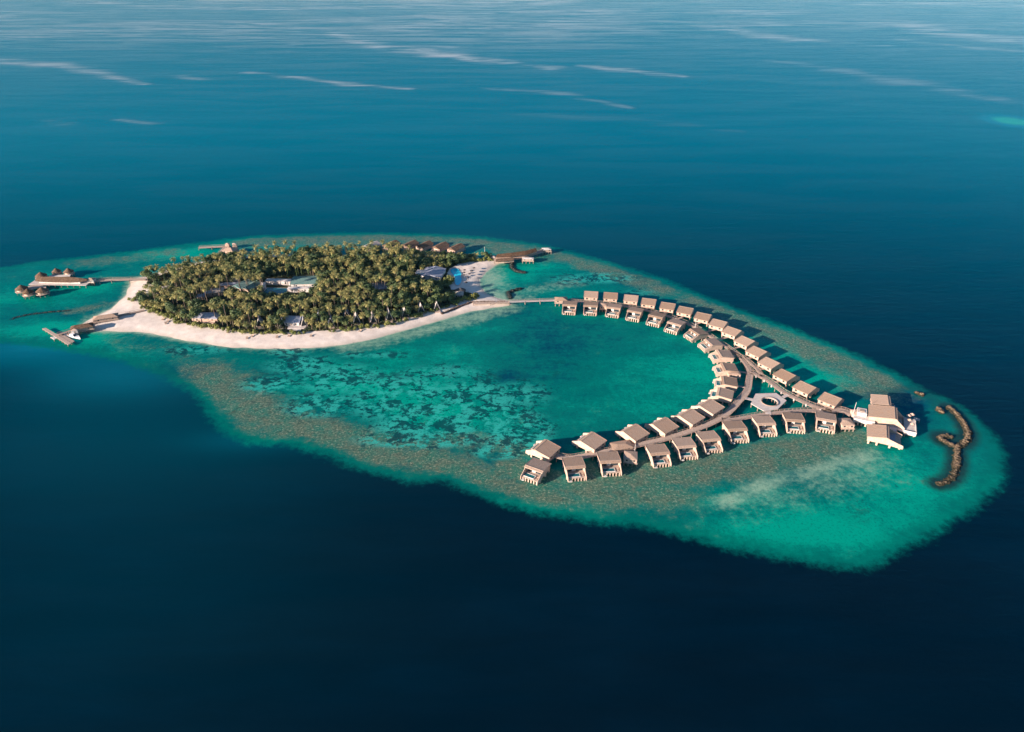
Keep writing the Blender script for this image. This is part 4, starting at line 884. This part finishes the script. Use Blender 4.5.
def leaf_cloud(seed, rx, rz_, n, size, cz, lobes=7, tr=(0,1)):
    rnd = random.Random(seed); b = MB(); lb = []
    for i in range(lobes):
        a = rnd.random()*6.28; q = rnd.random()**.5*rx*.6; lb.append((Vector((q*math.cos(a), q*math.sin(a), cz+rnd.uniform(-.35,.55)*rz_)), rnd.uniform(.35,.6)*rx, rnd.uniform(*tr)))
    for i in range(n):
        c, r, t = rnd.choice(lb); d = Vector((rnd.gauss(0,1), rnd.gauss(0,1), rnd.gauss(0,1)+.4)).normalized(); p = c+Vector((d.x*r, d.y*r, d.z*r*rz_/rx))*rnd.uniform(.75,1.08)
        nrm = (d+Vector((rnd.uniform(-.6,.6), rnd.uniform(-.6,.6), rnd.uniform(-.3,.6)))).normalized(); u = nrm.orthogonal().normalized(); v = nrm.cross(u); s = size*rnd.uniform(.6,1.2)
        b.add([p-u*s, p+v*s*.7, p+u*s, p-v*s*.7], [(0,1,2,3)], max(0, min(1, t+rnd.uniform(-.2,.2))))
    return b
def pip(px, py, rects):
    return any(a0 <= px <= a1 and b0 <= py <= b1 for a0, b0, a1, b1 in rects)
CLEAR = [(264,277,292,283.5),(265,286,310,291.5),(293,274,316,286),(238,280,257,290),(222,281,238,287),(211,286,223,295),(197,291,213,298),(426,266,442,279),(417,269,425,275),(374,281,388,289),
         (288,314,299,323),(286,323,305,333),(199,311,213,316),(200,317,214,330),(441,264,520,293),(455,289,466,298)] + [(a-4,b_-7,a+3.5,b_+6) for a, b_ in AF] + [(a-2.5,b_-4.5,a+2.5,b_+2) for a, b_ in BF]
CLEAR_X = [(a-3,b_-1,c_+3,d_+4) for a,b_,c_,d_ in CLEAR[:14]]+CLEAR[14:]
DARK_GAP = [(196,272,236,284),(300,296,312,312),(262,292,300,300)]
vx0, vx1, vy0, vy1 = VEG_W[:,0].min(), VEG_W[:,0].max(), VEG_W[:,1].min(), VEG_W[:,1].max()
spots = []; grid = {}
tries = 0
cand = np.random.rand(26000, 2); cx_ = vx0+cand[:,0]*(vx1-vx0); cy_ = vy0+cand[:,1]*(vy1-vy0)
sv = sdf(VEG_W, cx_, cy_)
for x, y, s_ in zip(cx_, cy_, sv):
    if s_ < .6: continue
    gpx, gpy = proj(x, y, 1.5); right_dark = (370 < gpx < 445 and 280 < gpy < 318)
    md = 3.6 if s_ < 8 else 4.1
    ci, cj = int(x//4.5), int(y//4.5)
    if any((x-a)**2+(y-b_)**2 < md*md for i in (-1,0,1) for j in (-1,0,1) for a, b_ in grid.get((ci+i, cj+j), [])): continue
    edge_front = s_ < 7
    kind = 'palm'
    rr = random.random()
    if right_dark and rr < .55: kind = 'broad'
    elif rr < .3: kind = 'broad'
    h = (random.uniform(5.5, 11) if random.random() < .7 else random.uniform(11, 15.5)) if kind == 'palm' else random.uniform(4.5, 8)
    if edge_front and gpy > 285: h = random.uniform(4.0, 8)
    if gpx > 452 and gpy < 266: h = random.uniform(3, 6)
    if gpx < 262 and s_ < 12 and gpy < 276: h = random.uniform(3.5, 6.5)
    if 415 < gpx < 455 and gpy < 292: h = random.uniform(3, 4.2) if kind == 'broad' or gpx > 436 else random.uniform(4, 5.5)
    if 436 < gpx < 482 and 280 < gpy < 306: h = min(h, 4.5)
    tx, ty = proj(x, y, h+1.2)
    if pip(tx, ty, CLEAR_X) or pip(gpx, gpy, [(264,279,320,296),(426,271,444,286),(200,316,214,331),(286,322,305,334)]): continue
    if gpx < 175 and 284 < gpy < 293: continue
    if pip(tx, ty, DARK_GAP) and random.random() < .75: continue
    grid.setdefault((ci, cj), []).append((x, y)); spots.append((x, y, h, kind, s_, gpx, gpy))
palms = sorted([s for s in spots if s[3] == 'palm'], key=lambda s: s[1]); broads = [s for s in spots if s[3] == 'broad']
print('palms', len(palms), 'broad', len(broads))
PC = []
for k in range(6):
    mc = palm_crown(100+k).mesh('crown'); mc.materials.append(M['palm']); mt = palm_trunk(1.0, .08*(k%3)).mesh('trunk'); mt.materials.append(M['trunk']); PC.append((mc, mt, .08*(k%3)))
def zone(px, py, names):
    col = 'left end' if px < 200 else 'left half' if px < 270 else 'middle' if px < 350 else 'right half' if px < 420 else 'right end'
    return col
def put_tree(name, label, cat, group, x, y, h, mc, mt, lean, s, flat=1.0):
    z = gz(x, y)-.2; o = bpy.data.objects.new(name, None); C.objects.link(o); o.location = (x, y, z); o.rotation_euler = (0,0,random.random()*6.28); tag(o, label, cat, group)
    t = bpy.data.objects.new('trunk', mt); C.objects.link(t); t.parent = o; t.scale = (1 if lean is not None else s, 1 if lean is not None else s, h)
    if lean is not None: t.scale = (1, 1, h)
    c = bpy.data.objects.new('crown', mc); C.objects.link(c); c.parent = o; c.location = ((lean or 0), 0, h); c.scale = (s, s, s*flat)
for i, (x, y, h, kd, s_, px, py) in enumerate(palms[:300]):
    mc, mt, ln = random.choice(PC)
    row = 'front edge by the sand' if s_ < 8 else 'front half of the grove'
    put_tree('coconut_palm', f'coconut palm at the {row}, {zone(px,py,0)} of the island', 'palm tree', 'coconut palms in the front of the grove', x, y, h, mc, mt, ln, random.uniform(.65, 1.08) if h > 6 else random.uniform(.65,.9))
rest = MB(); rv = [palm_crown(300+k, 3.4, 18) for k in range(5)]
tr_ = MB()
VV, FF, TT = [], [], []; off = 0
for (x, y, h, kd, s_, px, py) in palms[300:]:
    b = random.choice(rv); a = random.random()*6.28; s = random.uniform(.65, 1.1); z = gz(x, y)-.2
    Mx = np.array([[math.cos(a), -math.sin(a), 0], [math.sin(a), math.cos(a), 0], [0, 0, 1]])*s
    VV.append(np.array(b.v)@Mx.T+np.array([x, y, z+h])); FF += [tuple(i+off for i in f) for f in b.f]; TT += b.t; off += len(b.v)
    t = palm_trunk(h, 0); VV.append(np.array(t.v)+np.array([x, y, z])); FF += [tuple(i+off for i in f) for f in t.f]; TT += [0.0]*len(t.v); off += len(t.v)
if VV:
    rest.v = [tuple(v) for v in np.concatenate(VV)]; rest.f = FF; rest.t = TT
    o = rest.build('palm_grove', M['palm']); tag(o, 'mass of coconut palms filling the back half of the island', 'palm grove', None, 'stuff')
BC = []
for k in range(4):
    mc = leaf_cloud(500+k, 4.0, 3.0, 520, .55, 0, 8).mesh('crown'); mc.materials.append(M['broad'])
    mt = MB().cyl((0,0), .3, .14, 0, 1.0, 6).mesh('trunk'); mt.materials.append(M['trunk']); BC.append((mc, mt))
for (x, y, h, kd, s_, px, py) in broads[:298]:
    mc, mt = random.choice(BC)
    put_tree('broadleaf_tree', f'dark green broadleaf tree among the palms, {zone(px,py,0)} of the island', 'tree', 'dark broadleaf trees between the palms', x, y, h, mc, mt, None, random.uniform(.65, 1.35))
SC = []
for k in range(4):
    mc = leaf_cloud(700+k, 2.2, 1.6, 220, .38, 1.2, 6).mesh('foliage'); mc.materials.append(M['shrub'])
    ms = MB().cyl((0,0), .1, .06, 0, 1.2, 5).mesh('stem'); ms.materials.append(M['trunk']); SC.append((mc, ms))
def shrub(x, y, s, label, group):
    mc, ms = random.choice(SC); o = bpy.data.objects.new('beach_shrub', None); C.objects.link(o); o.location = (x, y, gz(x, y)-.1); o.rotation_euler = (0,0,random.random()*6.28); o.scale = (s, s, s); tag(o, label, 'shrub', group)
    for nm, me in (('foliage', mc), ('stem', ms)): q = bpy.data.objects.new(nm, me); C.objects.link(q); q.parent = o
def along(pts, step, jit, z=1.6):
    ps = Gs(pts, z); out = []
    for A, B in zip(ps[:-1], ps[1:]):
        n = max(1, int((B-A).length/step)); out += [A.lerp(B, (k+random.random()*.6)/n)+Vector((random.uniform(-jit,jit), random.uniform(-jit,jit), 0)) for k in range(n)]
    return out
for p in along(VEG[6:18], 2.6, 1.2): shrub(p.x, p.y+1.2, random.uniform(.7,1.3), 'yellow green shrub at the foot of the left tree edge', 'shrubs along the left beach edge')
for p in along([(150,303),(158,308),(166,312)], 1.6, 3.0): shrub(p.x, p.y+2, random.uniform(1.2,1.8), 'bright lime green bush in the clump at the left tip of the trees', 'lime green clump')
for p in along(VEG[18:30], 2.9, 1.2): shrub(p.x, p.y+1.0, random.uniform(.6,1.3), 'yellow green shrub at the foot of the trees by the long south beach', 'shrubs along the south beach')
for p in along([(453,305),(463,300),(472,297.5),(478,296.5)], 2.2, 1.5): shrub(p.x, p.y+.6, random.uniform(.8,1.2), 'olive shrub in the hedge between pool bar and sand spit', 'hedge by the spit')
for p in along([(462,262.5),(474,260.6),(484,259.7),(494,259.2)], 2.0, 1.3): shrub(p.x, p.y, random.uniform(.8,1.3), 'yellow green shrub in the hedge behind the pool beach', 'hedge behind the pool beach')
for a, b_, s in ((130.5,301,1.0),(135.5,301,1.3),(140.5,295.5,1.5),(137,298.5,.8),(146,288,1.2),(144,292,.9)): c = G(a, b_, 1.5); shrub(c.x, c.y, s, 'lone bush on the open sand of the left beach point', 'lone bushes on the left beach')
for k in range(18):
    a = random.random()*6.28; q = 3.6*random.random()**.5; c = G(446, 283, 2); shrub(c.x+q*math.cos(a)*1.4, c.y+q*math.sin(a)*2, random.uniform(1.0,1.5), 'shrub of the dense dark thicket left of the pool', 'thicket left of the pool')
# undergrowth carpet
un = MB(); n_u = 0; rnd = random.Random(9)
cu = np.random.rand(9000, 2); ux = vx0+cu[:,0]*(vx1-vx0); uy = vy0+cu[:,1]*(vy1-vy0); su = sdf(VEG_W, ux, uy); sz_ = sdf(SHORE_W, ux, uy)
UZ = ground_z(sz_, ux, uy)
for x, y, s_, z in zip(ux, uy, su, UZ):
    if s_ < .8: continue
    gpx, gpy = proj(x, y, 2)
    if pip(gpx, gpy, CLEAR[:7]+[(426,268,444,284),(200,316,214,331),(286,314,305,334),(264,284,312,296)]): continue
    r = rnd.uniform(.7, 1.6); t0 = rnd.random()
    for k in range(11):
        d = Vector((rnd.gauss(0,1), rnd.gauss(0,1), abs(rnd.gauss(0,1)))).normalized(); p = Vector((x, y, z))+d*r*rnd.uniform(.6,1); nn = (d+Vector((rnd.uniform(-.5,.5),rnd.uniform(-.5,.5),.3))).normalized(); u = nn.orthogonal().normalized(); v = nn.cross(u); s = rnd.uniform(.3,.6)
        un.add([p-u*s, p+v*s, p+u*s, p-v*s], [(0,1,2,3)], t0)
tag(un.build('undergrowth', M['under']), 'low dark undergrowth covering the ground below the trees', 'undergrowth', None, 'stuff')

# ------------------------------------------------------------------ sea haze
hz = MB().box(-26000, 26000, -6000, 26000, -4, 262).build('haze', bpy.data.materials.new('haze')); tag(hz, kind='stuff')
hm = hz.data.materials[0]; hm.use_nodes = True; ht = hm.node_tree; ht.nodes.remove(ht.nodes['Principled BSDF'])
pv = ht.nodes.new('ShaderNodeVolumePrincipled'); pv.inputs['Color'].default_value = (.15,.62,1,1); pv.inputs['Density'].default_value = HAZE; pv.inputs['Anisotropy'].default_value = 0
ht.links.new(pv.outputs[0], ht.nodes['Material Output'].inputs['Volume'])
